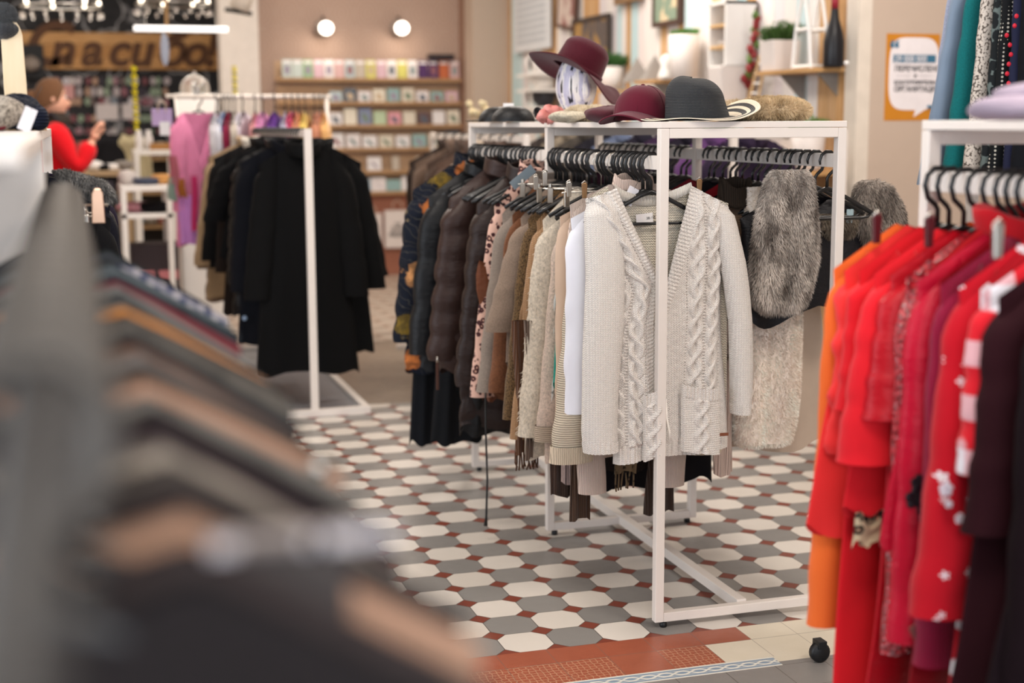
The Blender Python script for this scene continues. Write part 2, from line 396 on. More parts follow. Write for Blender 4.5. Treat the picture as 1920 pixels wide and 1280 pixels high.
# hanger (one prototype per kind, copied)
HANG={}
HOOKM=plain('#55504b',.5,.4,.5)
def hanger_proto(kind):
    if kind=='clip':   # slim metal trouser hanger with two clips
        mb=MB(); mb.tube([(0,0,-.085),(0,0,-.05),(.004,0,-.043),(.02,0,-.03),(.026,0,-.006),(.015,0,.016),(0,0,.021),(-.016,0,.014),(-.022,0,-.004)],.0017,6)
        mb.tube([(-.17,0,-.088),(.17,0,-.088)],.0021,6)
        root=mb.build('hanger',METAL)
        for s in (-1,1):
            b=MB().box(-.008,.008,-.005,.005,-.045,.0); b.tube([(0,0,0),(0,0,.012)],.006,8); flat(b,'clip',METAL,root,loc=(.155*s,0,-.084))
        return root
    m=BLACKP
    mb=MB(); mb.tube([(0,0,-.082),(0,0,-.052),(.006,0,-.043),(.021,0,-.03),(.0275,0,-.008),(.023,0,.01),(.01,0,.0215),(-.007,0,.0225),(-.02,0,.013),(-.026,0,-.003),(-.024,0,-.014)],
        [.0052,.0052,.0052,.0052,.0052,.0052,.0052,.0052,.005,.0045,.003],8,flat=.7)
    root=mb.build('hanger',m if kind!='steel' else HOOKM)
    a=MB(); pts=[(-.172,0,-.166),(-.145,0,-.150),(-.09,0,-.121),(-.03,0,-.090),(0,0,-.080),(.03,0,-.090),(.09,0,-.121),(.145,0,-.150),(.172,0,-.166)]
    a.tube(pts,[.006,.0065,.0065,.006,.007,.006,.0065,.0065,.006],8,flat=.8); a.build('shoulder_arms',m,root)
    b=MB(); b.tube([(-.150,0,-.152),(-.138,0,-.164),(-.12,0,-.167),(.12,0,-.167),(.138,0,-.164),(.150,0,-.152)],.0042,8); b.build('trouser_bar',m,root)
    return root
def hanger(x,y,zrail,rz,label,group,kind='plastic',tilt=0):
    if kind not in HANG: HANG[kind]=hanger_proto(kind); h=HANG[kind]
    else: h=copy_tree(HANG[kind])
    h.location=(x,y,zrail-.0175); h.rotation_euler=(0,tilt,rz); tag(h,label,'hanger',group)
    return h
# rack: white steel/wood frames carrying a shelf, rails in the plane of the posts
def rack(label,x0,x1,ys,top=1.4,w=.026,rails=True):
    y0,y1=ys[0],ys[-1]; root=thing('clothes_rack',label,'clothes rack',(x0,y0,0)); X=x1-x0
    for i,y in enumerate(ys):
        yy=y-y0 if i==0 else (y-y0-w if i==len(ys)-1 else y-y0-w/2)
        fr=MB()
        for xa in (0,X-w): fr.box(xa,xa+w,yy,yy+w,.018,top-.018)
        flat(fr,'end_frame',WHITE,root,bevel=.002)
        f2=MB().box(w,X-w,yy,yy+w,.018,.018+w); flat(f2,'foot_bar',WHITE,root)
        f2=MB().box(w,X-w,yy,yy+w,top-.018-w,top-.018); flat(f2,'top_bar',WHITE,root)
        for xa in (.03,X-.03): MB().lathe([(.009,0),(.011,.004),(.011,.012),(.006,.018)],10).build('foot',BLACKM,root,loc=(xa,yy+w/2,0))
    flat(MB().box(0,X,0,y1-y0,top-.017,top),'shelf',WHITE,root,bevel=.0015)
    if rails:
        for xa in (.005,X-w+.006): flat(MB().box(xa,xa+.014,w,y1-y0-w,1.272,1.31),'rail',WHITE,root)
    if len(ys)>2 or True:
        xm=X*.5; flat(MB().box(xm-.015,xm+.015,w,y1-y0-w,.02,.05),'floor_brace',WHITE,root)
    return root

# ---------------------------------------------------------------- hero cardigan (cable knit, open V front)
def ss(a,b,x):
    t=np.clip((x-a)/(b-a),0,1); return t*t*(3-2*t)
def cable(X,Z,xc,width,period,ph,two=True):
    """height field of a twisted two-strand cable running down z"""
    a=2*np.pi*Z/period+ph
    c1=xc+width*.30*np.sin(a); c2=xc-width*.30*np.sin(a)
    r=width*.215
    h1=np.sqrt(np.clip(1-((X-c1)/r)**2,0,1))*(1+.35*np.cos(a)); h2=np.sqrt(np.clip(1-((X-c2)/r)**2,0,1))*(1-.35*np.cos(a))
    return np.maximum(h1,h2)
def npgrid(X,Y,Z,name,mat,parent,mask=None,**k):
    nj,ni=X.shape; V=np.stack([X,Y,Z],-1).reshape(-1,3); Fc=[]
    idx=np.arange(nj*ni).reshape(nj,ni)
    q=np.stack([idx[:-1,:-1],idx[:-1,1:],idx[1:,1:],idx[1:,:-1]],-1)
    if mask is not None: q=q[mask[:-1,:-1]&mask[1:,1:]&mask[:-1,1:]&mask[1:,:-1]]
    return mkobj(name,V,[tuple(r) for r in q.reshape(-1,4).tolist()],mat,parent,**k)
def hero():
    y=3.60; cream='#fcf4ec'; mk=cloth(cream,'knit',rough=.9); mg=cloth('#f1e6d2','garter',rough=.9); mr=cloth('#f6eee2','rib',scale=2.2,rough=.9); mp=cloth(cream,'plain',rough=.95)
    P=lambda px,py: (PY(px,py,y)[0]-1.49, PY(px,py,y)[2]-1.25)
    root=thing('cardigan','cream cable-knit V-neck cardigan with pockets, nearest garment on the central white rack','cardigan',(1.49,y,1.25))
    # outline measured on the garment plane: rows z -> left edge, right edge, opening left, opening right
    nL=P(1152,352); nR=P(1291,347); sL=P(1098,372); sR=P(1366,388); vL=P(1236,528); vR=P(1246,528); hL=P(1147,868); hR=P(1361,836); hM=P(1240,850)
    def side(sgn,name):
        ni,nj=200,560
        u=np.linspace(0,1,ni)[None,:]; t=np.linspace(0,1,nj)[:,None]
        if sgn<0:
            n,s,v,h=nL,sL,vL,hL
        else:
            n,s,v,h=nR,sR,vR,hR
        # inner edge (opening) and outer edge as function of t
        zi=n[1]+(hM[1]-n[1])*t; tv=(v[1]-n[1])/(hM[1]-n[1])
        mid=.012 if sgn<0 else .006
        xi=np.where(t<tv, n[0]+(v[0]-n[0])*(t/tv)**1.05, v[0]+(mid-v[0])*np.minimum(1,(t-tv)/.15))
        zo=s[1]+(h[1]-s[1])*t
        ax=(s[0]-sgn*.012); xo=s[0]+(P(1150,560)[0]-s[0])*ss(.0,.3,t) if sgn<0 else s[0]+(P(1352,560)[0]-s[0])*ss(.0,.3,t)
        xo=xo+(h[0]-xo)*ss(.35,1,t)
        X=xi+(xo-xi)*u; Z=zi+(zo-zi)*u
        d=np.abs(X-xi)                         # distance from opening edge
        bulge=-.02*np.sin(np.pi*np.clip(u,0,1))**.6*ss(0,.08,t)-.012*ss(.5,1,t)
        wavey=.006*np.sin(9*u+3*t+(1 if sgn<0 else 3))*ss(.2,1,t)+.004*np.sin(17*u+8*t)
        Y=-.018+bulge+wavey+.02*u**6
        s_=np.abs(X-xi); band=.026
        H=np.zeros_like(X)
        # ribbed border: ribs run across the edge
        H+=np.where(s_<band,.0016*np.sin(Z*2*np.pi/.0105+sgn*X*200),0)
        H+=np.where(s_<band,.003*np.sqrt(np.clip(1-((s_-band/2)/(band/2))**2,0,1)),0)
        xr=X-(xi+sgn*band)                     # relative to the band
        xs=sgn*xr if sgn<0 else X-P(1292,600)[0]+.034+.006*np.sin(Z*6)
        for (c,w,per,ph_) in ((.034,.046,.108,.4),(.088,.048,.108,2.1)):
            cc=cable(xs,Z,c,w,per,ph_); act=(s_>band+.004)&(xs>.004)
            H+=np.where(act,.0095*cc,0)
            for e in (c-w*.62,c+w*.62):        # eyelet ladders beside the cable
                g=np.exp(-((xs-e)/.0018)**2)*(.5+.5*np.sin(Z*2*np.pi/.0085))
                H-=np.where(act,.0065*g,0)
        H+=np.where((s_>band),.0009*np.sin(Z*2*np.pi/.0062)*np.cos(X*2*np.pi/.0085),0)
        # hem ribbing
        tb=ss(.93,.94,t); H=H*(1-tb)+tb*(.0022*np.sin(X*2*np.pi/.012))
        Y=Y-H
        o=npgrid(X,Y,Z,name,mk if False else mp2,root)
        return X,Y,Z
    mp2=cloth(cream,'knit',rough=.92,scale=1.1)
    side(-1,'front_panel'); side(1,'front_panel')
    # back, seen inside the neck
    ni,nj=90,260; u=np.linspace(0,1,ni)[None,:]; t=np.linspace(0,1,nj)[:,None]
    xl=sL[0]+(hL[0]-sL[0]+.01)*t; xr=sR[0]+(hR[0]-sR[0]-.005)*t
    X=xl+(xr-xl)*u; c0=(nL[0]+nR[0])/2; hw=(nR[0]-nL[0])/2+.004
    top=np.where(np.abs(X-c0)<hw,-.018-.012*(1-((X-c0)/hw)**2),-.0-np.abs(np.abs(X-c0)-hw)*.42)
    zb=hL[1]+(hR[1]-hL[1])*u+.012
    Z=top[0:1,:]*1+(zb-top[0:1,:])*t if False else (np.where(np.abs(X[0:1]-c0)<hw,-.03+.0*X[0:1],-.008-np.maximum(0,np.abs(X[0:1]-c0)-hw)*.45)+nL[1]+.012)
    Z=Z+(zb-Z)*t
    Y=.028+.006*np.sin(7*u+5*t)-.03*((2*u-1)**8)
    npgrid(X,Y-.0012*np.sin(Z*2*np.pi/.008+1.2*np.sin(X*2*np.pi/.009)),Z,'back_panel',mg,root)
    # back neck band
    mb=MB(); pts=[(c0+hw*q,.022-.03*q*q*q*q,nL[1]-.022-.014*(1-q*q)+.022*q*q) for q in np.linspace(-1,1,15)]
    def nb(u_,v_):
        i=u_*14; k=min(int(i),13); a=Vector(pts[k]).lerp(Vector(pts[k+1]),i-k); return (a.x,a.y-.006*math.sin(v_*PI)+.0012*math.sin(u_*150),a.z+.012-.028*v_)
    mb.grid(nb,150,6); mb.build('neck_band',mr,root)
    # care label in the neck
    o=flat(MB().box(-.028,.022,-.0005,.0005,-.03,0),'care_label',PAPER,root,loc=(c0-.012,.016,nL[1]-.072),bevel=0); o.rotation_euler=(0,-.09,0)
    text_obj('38 / M',.010,BLACKM,o,(.002,-.001,-.017),extrude=.0003)
    # sleeves
    def sleeve(sgn,edges):
        ni,nj=120,420; a=np.linspace(0,2*np.pi,ni)[None,:]; t=np.linspace(0,1,nj)[:,None]
        zz=[e[0] for e in edges]; zt_=np.interp(t,np.linspace(0,1,len(edges)),[P(960,e[0])[1] for e in edges])
        # px rows -> left/right x
        L_=np.interp(t,np.linspace(0,1,len(edges)),[P(e[1],e[0])[0] for e in edges]); R_=np.interp(t,np.linspace(0,1,len(edges)),[P(e[2],e[0])[0] for e in edges])
        Zc=np.interp(t,np.linspace(0,1,len(edges)),[P((e[1]+e[2])/2,e[0])[1] for e in edges])
        cx=(L_+R_)/2; rx=(R_-L_)/2; ry=.026+.012*t
        cs=np.sign(np.cos(a))*np.abs(np.cos(a))**.8
        k=1+.02*np.sin(14*t+2*np.sin(a))+.02*np.sin(3*a+5*t)
        X=cx+rx*cs*k; Y=-.012-.02*ss(0,.5,t)+ry*np.sin(a)*k*(.35+.65*ss(0,.12,t))
        Z=Zc+0*a+ (1-t)**5*(-.03*np.sin(a)*0)+ np.where(t<.2,(1-t/.2)*(-sgn)*(cs)*.018,0)
        rib=ss(.935,.945,t); n_=np.cos(a)*0
        H=(1-rib)*.0008*np.sin(Z*2*np.pi/.0065)*np.cos(a*70)+rib*.002*np.sin(a*26)
        Y=Y+H*np.sin(a); X=X+H*np.cos(a); X=cx+(X-cx)*(1-.10*rib*0)
        npgrid(X,Y,Z,'sleeve',mp2,root)
    sleeve(-1,[(368,1098,1150),(400,1093,1160),(460,1091,1163),(520,1091,1163),(600,1088,1160),(680,1085,1153),(740,1084,1150),(800,1084,1149),(842,1089,1149)])
    sleeve(1,[(378,1318,1362),(400,1326,1371),(440,1334,1378),(490,1342,1388),(540,1350,1393),(600,1358,1397),(680,1360,1399),(730,1362,1398),(770,1364,1393)])
    # pockets: ribbed top band plus cable patch
    for sgn,(x0,y0,x1,y1,x2,y2) in ((-1,(1192,735,1228,712,1196,858)),(1,(1262,712,1334,718,1268,838))):
        a=P(x0,y0); b=P(x1,y1); c=P(x2,y2); ni,nj=110,130
        u=np.linspace(0,1,ni)[None,:]; t=np.linspace(0,1,nj)[:,None]
        X=a[0]+(b[0]-a[0])*u+.004*t; Z=a[1]+(b[1]-a[1])*u - .008*np.sin(np.pi*u)*(1-t)*(1 if sgn>0 else .3) + (c[1]-a[1])*t
        Y=-.062-.008*np.sin(np.pi*u)+.016*t*0+.006*np.sin(6*u)
        band=1-ss(.17,.19,t); wd=abs(b[0]-a[0])
        H=band*(.0025+.0018*np.sin(X*2*np.pi/.010))+(1-band)*(.008*cable(X,Z,a[0]+wd*.5,.04,.09,1.)+.0008*np.sin(Z*1000))
        edge=ss(0,.06,u)*ss(0,.06,1-u); Y=Y-H*edge+.012*(1-edge)
        npgrid(X,Y,Z,'pocket',mp2,root)
    bx=P(1234,537); MB().lathe([(.0095,0),(.0095,.004),(.007,.005),(.005,.0035)],18,M=Matrix.Rotation(PI/2,4,'X')).build('button',plain('#c9b08e',.4),root,loc=(bx[0],-.03,bx[1]))
    q=P(1342,807); flat(MB().box(-.014,.014,-.0015,.0015,-.0045,.0045),'leather_patch',plain('#7d4a33',.5),root,loc=(q[0],-.052,q[1]),bevel=.0005)
    for dx,zb_ in ((.000,-.52),(.012,-.51)):
        z0=P(1262,740)[1]; MB().tube([(.024+dx,-.05,z0),(.022+dx*1.2,-.058,z0-.05),(.026+dx*1.6,-.057,z0-.09),(.022+dx*2,-.056,z0-.115)],.0032,8).build('tie_cord',mp,root)
    return root
# ================================================================ SETTING
SC.view_settings.view_transform='Standard'; SC.view_settings.look='None'; SC.view_settings.gamma=1; SC.view_settings.exposure=EXPO
cam=bpy.data.cameras.new('camera'); co=bpy.data.objects.new('camera',cam); COL.objects.link(co); SC.camera=co
cam.sensor_width=36; cam.lens=F/1920*36; cam.clip_start=.05; cam.clip_end=100
co.location=(0,0,CH)
co.matrix_world=Matrix.Translation((0,0,CH))@Matrix.Rotation(-math.radians(17),4,'Z')@Matrix.Rotation(PI/2-PIT,4,'X')@Matrix.Rotation(-ROLL,4,'Z')
cam.dof.use_dof=True; cam.dof.focus_distance=3.75; cam.dof.aperture_fstop=2.1
def floor_mat():
    m=NT('floor_tiles',.33,.4); o=m.obj(); s=m.N('ShaderNodeSeparateXYZ'); m.L(o,s.inputs[0]); X,Y=s.outputs[0],s.outputs[1]
    p=.1405; cut=.033
    fx=m.math('DIVIDE',m.math('SUBTRACT',X,1.1164),p); fy=m.math('DIVIDE',m.math('SUBTRACT',Y,3.538),p)
    ix=m.math('ROUND',fx); iy=m.math('ROUND',fy)
    dx=m.math('ABSOLUTE',m.math('SUBTRACT',fx,ix)); dy=m.math('ABSOLUTE',m.math('SUBTRACT',fy,iy))   # 0..0.5
    par=m.math('ABSOLUTE',m.math('SUBTRACT',m.math('MODULO',m.math('ADD',m.math('ADD',ix,iy),400.),2.),0.))
    corner=m.math('ADD',m.math('SUBTRACT',.5,dx),m.math('SUBTRACT',.5,dy))   # distance to lattice vertex (L1)
    isred=m.math('LESS_THAN',corner,cut/p)
    g1=m.math('GREATER_THAN',m.math('MAXIMUM',dx,dy),.5-.0012/p); g2=m.math('LESS_THAN',m.math('ABSOLUTE',m.math('SUBTRACT',corner,cut/p)),.0018/p)
    n=m.noise(o,7,4,.6); cell=m.N('ShaderNodeTexWhiteNoise'); cv=m.N('ShaderNodeCombineXYZ'); m.L(ix,cv.inputs[0]); m.L(iy,cv.inputs[1]); m.L(cv.outputs[0],cell.inputs['Vector'])
    w=m.mix(m.math('MULTIPLY',cell.outputs[0],.6),srgb('#ddd6cd'),srgb('#c9c0b4')); g=m.mix(m.math('MULTIPLY',cell.outputs[0],.6),srgb('#8b8884'),srgb('#7a7774'))
    c=m.mix(par,w,g); c=m.mix(isred,c,srgb('#7c3a2a'))
    grout=m.math('MAXIMUM',m.math('MULTIPLY',g1,m.math('SUBTRACT',1.,isred)),g2); c=m.mix(grout,c,srgb('#4d4742'))
    # worn, browner octagons at the far end and a bare concrete patch between
    far=m.math('GREATER_THAN',Y,8.7); c=m.mix(m.math('MULTIPLY',far,.55),c,srgb('#a8927c'))
    nb=m.noise(o,1.2,4,.6); cy=m.math('ADD',Y,m.math('MULTIPLY',m.math('SUBTRACT',nb,.5),.35))
    conc=m.math('MULTIPLY',m.math('GREATER_THAN',cy,6.93),m.math('LESS_THAN',cy,9.0)); c=m.mix(conc,c,m.mix(n,srgb('#8d7b69'),srgb('#75685b')))
    # border: tile courses in front of the octagon field
    by=m.math('DIVIDE',m.math('SUBTRACT',3.468,Y),.1); bx=m.math('DIVIDE',m.math('SUBTRACT',X,1.430),.14)
    inb=m.math('MULTIPLY',m.math('GREATER_THAN',by,0.),m.math('LESS_THAN',Y,3.468))
    row1=m.math('LESS_THAN',by,1.0); row2=m.math('MULTIPLY',m.math('GREATER_THAN',by,1.0),m.math('LESS_THAN',by,2.33))
    right1=m.math('GREATER_THAN',X,1.71); right2=m.math('GREATER_THAN',X,1.57)
    red=m.mix(n,srgb('#8e4a34'),srgb('#a85b41'))
    hexv=m.vor(o,62,'DISTANCE_TO_EDGE','Distance',rand=.35); hexc=m.mix(m.ramp(hexv,[(.05,(1,1,1,1)),(.10,(0,0,0,1))]),red,srgb('#b98769'))
    alt=m.math('MODULO',m.math('ADD',m.math('FLOOR',bx),401.),2.)
    lines=m.ramp(m.wave(o,34,2,'Y',2),[(.0,(1,1,1,1)),(.04,(0,0,0,1))]); scr=m.mix(m.math('MULTIPLY',lines,.5),red,srgb('#b98769'))
    rowred=m.mix(row1,m.mix(m.math('LESS_THAN',m.math('ABSOLUTE',m.math('SUBTRACT',X,1.36)),.07),hexc,scr),red)
    cream=m.mix(n,srgb('#cfc4ae'),srgb('#ddd3c0'))
    rr=m.math('MAXIMUM',m.math('MULTIPLY',row1,right1),m.math('MULTIPLY',m.math('SUBTRACT',1.,row1),right2))
    bcol=m.mix(rr,rowred,cream)
    # blue guilloche strip
    st=m.math('MULTIPLY',m.math('MULTIPLY',m.math('LESS_THAN',Y,3.236),m.math('GREATER_THAN',Y,3.175)),m.math('LESS_THAN',X,1.705))
    sy=m.math('DIVIDE',m.math('SUBTRACT',Y,3.2055),.0305); sw=m.math('SINE',m.math('MULTIPLY',X,2*PI/.094))
    wv=m.math('ABSOLUTE',m.math('SUBTRACT',m.math('ABSOLUTE',sy),m.math('MULTIPLY',m.math('ABSOLUTE',sw),.36)))
    b1=m.math('LESS_THAN',wv,.13); b2=m.math('LESS_THAN',m.math('ABSOLUTE',m.math('SUBTRACT',m.math('ABSOLUTE',sy),.62)),.14)
    sc=m.mix(m.math('MAXIMUM',m.math('MULTIPLY',m.math('SUBTRACT',1.,b1),m.math('LESS_THAN',m.math('ABSOLUTE',sy),.42)),b2),srgb('#d9d6cb'),srgb('#7f93a5')); bcol=m.mix(st,bcol,sc)
    # grey squares in front
    gy=m.math('LESS_THAN',Y,3.175); rg=m.math('MULTIPLY',m.math('GREATER_THAN',X,1.705),m.math('LESS_THAN',Y,3.20)); gm=m.math('MAXIMUM',gy,rg)
    qx=m.math('FRACT',m.math('DIVIDE',X,.14)); qy=m.math('FRACT',m.math('DIVIDE',m.math('SUBTRACT',Y,3.175),.14)); 
    gr=m.mix(m.math('MAXIMUM',m.math('LESS_THAN',qx,.015),m.math('LESS_THAN',qy,.015)),m.mix(n,srgb('#76726f'),srgb('#8b8783')),srgb('#4d4742'))
    bcol=m.mix(gm,bcol,gr)
    gl=m.math('MAXIMUM',m.math('LESS_THAN',m.math('FRACT',bx),.013),m.math('LESS_THAN',m.math('ABSOLUTE',m.math('SUBTRACT',by,1.)),.012)); gl=m.math('MULTIPLY',gl,m.math('GREATER_THAN',Y,3.236))
    bcol=m.mix(m.math('MULTIPLY',gl,.7),bcol,srgb('#6d6157'))
    c=m.mix(m.math('MULTIPLY',inb,m.math('GREATER_THAN',Y,.5)),c,bcol)
    # half octagon wedges at the edge are red
    c=m.mix(m.math('MULTIPLY',m.noise(o,2.5,5,.65),.35),c,m.mix(.5,c,srgb('#5d5650')))
    m.col(c); m.L(m.math('ADD',m.math('MULTIPLY',m.noise(o,18,4),.25),.22),m.b.inputs['Roughness'])
    m.bump(m.math('ADD',m.math('MULTIPLY',grout,-.6),m.math('MULTIPLY',n,.4)),.25,.002)
    return m.m
def struct(name,mb,mat,bevel=0,**k): return tag(mb.build(name,mat,smooth=False,bevel=bevel,**k),kind='structure')
struct('floor',MB().box(-4,5.2,-3.2,15.2,-.1,0),floor_mat())
beige=plain('#bdaa9a',.75,.2,var=.02); beige2=plain('#bba698',.75,.2,var=.03)
def wallpaper():
    m=NT('wallpaper',.7,.2); o=m.obj(); v=m.vor(m.map(o,(1,0,.8),(0,0,0)),4.2,rand=0); r=m.math('SINE',m.math('MULTIPLY',v,44.)); f=m.ramp(r,[(.3,(0,0,0,1)),(.8,(1,1,1,1))])
    m.col(m.mix(m.math('MULTIPLY',f,.45),srgb('#ab9182'),srgb('#bda99b'))); return m.m
HC=3.35
XR=3.87; YB=13.; YC=14.6
struct('wall_back',MB().box(1.62,3.51,YB,YB+.15,0,HC),wallpaper())
struct('wall_pier',MB().box(3.51,XR+.12,12.65,YB+.15,0,HC),beige)
struct('wall_right',MB().box(XR,XR+.12,6.57,12.65,0,HC),beige2)
struct('wall_corner',MB().box(XR,5.2,6.45,6.57,0,HC),beige)
struct('wall_side',MB().box(5.05,5.2,-3.2,6.45,0,HC),beige)
def chalk():
    m=NT('chalkboard',.7,.2); o=m.obj(); n=m.noise(o,3,5,.7); v=m.math('ABSOLUTE',m.math('SUBTRACT',m.noise(m.map(o,(1,1,1)),2.6,2,.5),.5))
    l=m.ramp(v,[(.0,(1,1,1,1)),(.02,(0,0,0,1))]); sm=m.ramp(n,[(.45,(0,0,0,1)),(.8,(1,1,1,1))])
    c=m.mix(m.math('MULTIPLY',sm,.25),srgb('#2a2a2c'),srgb('#77777c')); c=m.mix(m.math('MULTIPLY',l,.55),c,srgb('#c9c9cc')); m.col(c); return m.m
struct('wall_chalkboard',MB().box(-1.2,1.62,YC,YC+.15,0,HC),chalk())
struct('trim_1',MB().box(1.285,1.62,YB-.10,YB+.15,0,HC),plain('#dcd4cc',.6))
struct('trim_2',MB().box(3.475,3.51,YB-.06,YB,0,HC),plain('#8d6a57',.6))
struct('wall_left',MB().box(-1.32,-1.2,5.5,YC+.15,0,HC),plain('#cfc2b2',.7))
struct('wall_entry',MB().box(-4.15,-4,-3.2,5.5,0,HC),plain('#d8d0c6',.7))
struct('wall_left_return',MB().box(-4,-1.2,5.5,5.62,0,HC),plain('#d8d0c6',.7))
struct('ceiling',MB().box(-4.15,5.2,-3.2,YC+.15,HC,HC+.1),plain('#d9cfc4',.8))
struct('trim_3',MB().box(1.62,3.475,YB-.03,YB,0,.78),plain('#9a6450',.6))
# striped plank cladding on the right wall (planks run up the wall)
def planks():
    cols=['#e8e2de','#cfe0e2','#e0bb92','#eee9e4','#dcd3da','#d2a878','#e9e4df','#c5dadd','#d2a878','#d9b48a','#f0ece8','#e3d5d4']
    pn=thing('plank_cladding','pastel and bare wood upright planks lining the right wall','wall cladding',(XR-.02,6.6,0))
    rg=random.Random(3); y=6.6; i=0
    dk={'#d2a878':'#b58752','#e0bb92':'#c49a68','#d9b48a':'#bd9361','#cfe0e2':'#b9d0d4','#c5dadd':'#aecbd0'}; ms=[wood(c,dk.get(c,'#dcd5d0'),1,axis='Z') for c in cols]
    while y<12.6:
        w=rg.choice([.09,.12,.14]); k=rg.randrange(len(cols))
        flat(MB().box(0,.018,y-6.6,y-6.6+w-.004,.0,HC-.02),'plank',ms[k],pn); y+=w; i+=1
planks()
struct('trim_4',MB().box(XR-.075,XR-.0,6.45,6.57,0,HC),plain('#d8cdbf',.6))
struct('trim_5',MB().box(XR-.06,XR-.02,6.59,6.68,0,HC),wood('#c99f70','#b0824f',1,axis='Z'))
# ================================================================ CENTRAL RACK
RX=1.49; RR=2.045
rack('white clothes rack with a full-length top shelf of hats, in the middle',RX,RR,[3.52,4.483,5.447])
def yfor(px,w,xr=RX):
    d=ray(px,600 if px<1000 else 600); k=d[0]/d[1]; return (xr-w)/k
hero()
GR1='knitwear and jackets on the left rail of the central rack'
def g1(px,w,zb,label,cat,mat,name=None,pyb=None,**k):
    y=yfor(px,w); zb=max(.12,ZY(px,pyb,y)) if pyb else zb
    k.setdefault('rz',random.uniform(-.06,.06)); k['splay']=k.get('splay',.02)+.065; k.setdefault('slope',.10); k['ws']=k.get('ws',.2)-.035
    return garment(name or cat.replace(' ','_'),label,cat,mat,RX+k.pop('dx',0),y,k.pop('zt',1.205),zb,**k)
NY='nylon'
# -- near section, from the cardigan backwards
garment('shirt','white cotton shirt hanging directly behind the cream cable cardigan','shirt',cloth('#e6e6ee','plain'),RX,3.668,1.20,.64,ws=.2,wm=.2,wh=.21,th=.016,slope=.06,sl=.52,rx=.055,ry=.02,cuff=.045,seed=3,splay=.02)
garment('long_sleeve_top','pale pink ribbed long-sleeve top whose wide cuffs hang below the cream cardigan','top',cloth('#d8c4b8','rib',scale=1.3),RX,3.71,1.235,.50,ws=.19,wm=.17,wh=.175,th=.018,slope=.06,sl=.80,rx=.05,ry=.02,cuff=.042,seed=5,splay=-.03,nk=.06,neck=.02,collar=(.03,cloth('#d8c0b2','rib',scale=1.3),'stand'),rz=.03)
garment('blouse','thin beige blouse squeezed between the white shirt and the cable jumper','blouse',cloth('#cbb09a','plain'),RX-.01,3.745,1.20,.50,ws=.195,wm=.19,wh=.2,th=.014,slope=.06,sl=.58,rx=.05,ry=.018,cuff=.04,seed=6,splay=.015)
garment('vest','turquoise satin vest peeking out low beside the white shirt','vest',cloth('#2f9c8d','satin'),RX,3.775,1.18,.66,ws=.19,wm=.2,wh=.215,th=.012,slope=.06,seed=7)
g1(1038,.245,0,'cream cable-knit jumper with plaited sleeves and a ribbed cuff','jumper',cloth('#ddcfb9','hrib',scale=1.1),pyb=838,ws=.205,wm=.205,wh=.215,th=.026,sl=.62,rx=.062,ry=.032,cuff=.058,splay=.01,seed=8,wr=.08,cuffmat=cloth('#d9c8b0','rib'))
g1(1006,.235,0,'pinkish cream fuzzy jumper with a rolled shoulder strap','jumper',cloth('#d9c3b3','fuzzy'),pyb=860,ws=.2,wm=.205,wh=.21,th=.026,sl=.6,rx=.058,ry=.03,cuff=.05,splay=.0,seed=9,cuffmat=cloth('#c9b6a2','hrib',scale=1.2))
g1(1016,.225,0,'white blouse printed with small grey butterflies','blouse',cloth('#dcd8d4','ditsy','#8c8c88',scale=.3),pyb=760,ws=.19,wm=.19,wh=.2,th=.014,slope=.07,seed=10)
g1(962,.27,0,'cream open-lace mohair jumper with crochet yoke','jumper',cloth('#e0d3c0','fuzzy',scale=.8),pyb=860,ws=.21,wm=.23,wh=.235,th=.03,sl=.62,rx=.07,ry=.036,cuff=.06,splay=.01,seed=11,furn=2600,furl=.012,zt=1.215)
g1(956,.25,0,'camel knitted jumper tucked behind the mohair one','jumper',cloth('#b48d68','knit'),pyb=800,ws=.2,wm=.22,wh=.23,th=.02,sl=.64,rx=.058,ry=.026,cuff=.045,splay=.025,seed=12)
g1(950,.235,0,'olive brown tweed cardigan with flecked sleeves','cardigan',cloth('#7b6040','tweed','#2d2318'),pyb=800,ws=.2,wm=.205,wh=.22,th=.02,sl=.60,rx=.05,ry=.022,cuff=.042,splay=.02,seed=13)
g1(938,.235,0,'grey brown marled jumper with a hanging open sleeve','jumper',cloth('#8a7768','wool'),pyb=690,ws=.2,wm=.2,wh=.21,th=.02,sl=.33,rx=.06,ry=.026,cuff=.062,splay=.04,seed=14)
g1(925,.22,0,'rust brown shaggy cardigan with fleecy collar','cardigan',cloth('#7d4f33','fuzzy'),pyb=745,ws=.19,wm=.2,wh=.215,th=.018,sl=.55,rx=.05,ry=.02,cuff=.04,seed=15)
g1(908,.23,0,'taupe grey fine wool jacket with long sleeves','jacket',cloth('#8a7d72','wool'),pyb=722,ws=.2,wm=.205,wh=.215,th=.022,sl=.56,rx=.058,ry=.026,cuff=.052,splay=.02,seed=16,collar=(.045,cloth('#7d7066','wool'),'stand'))
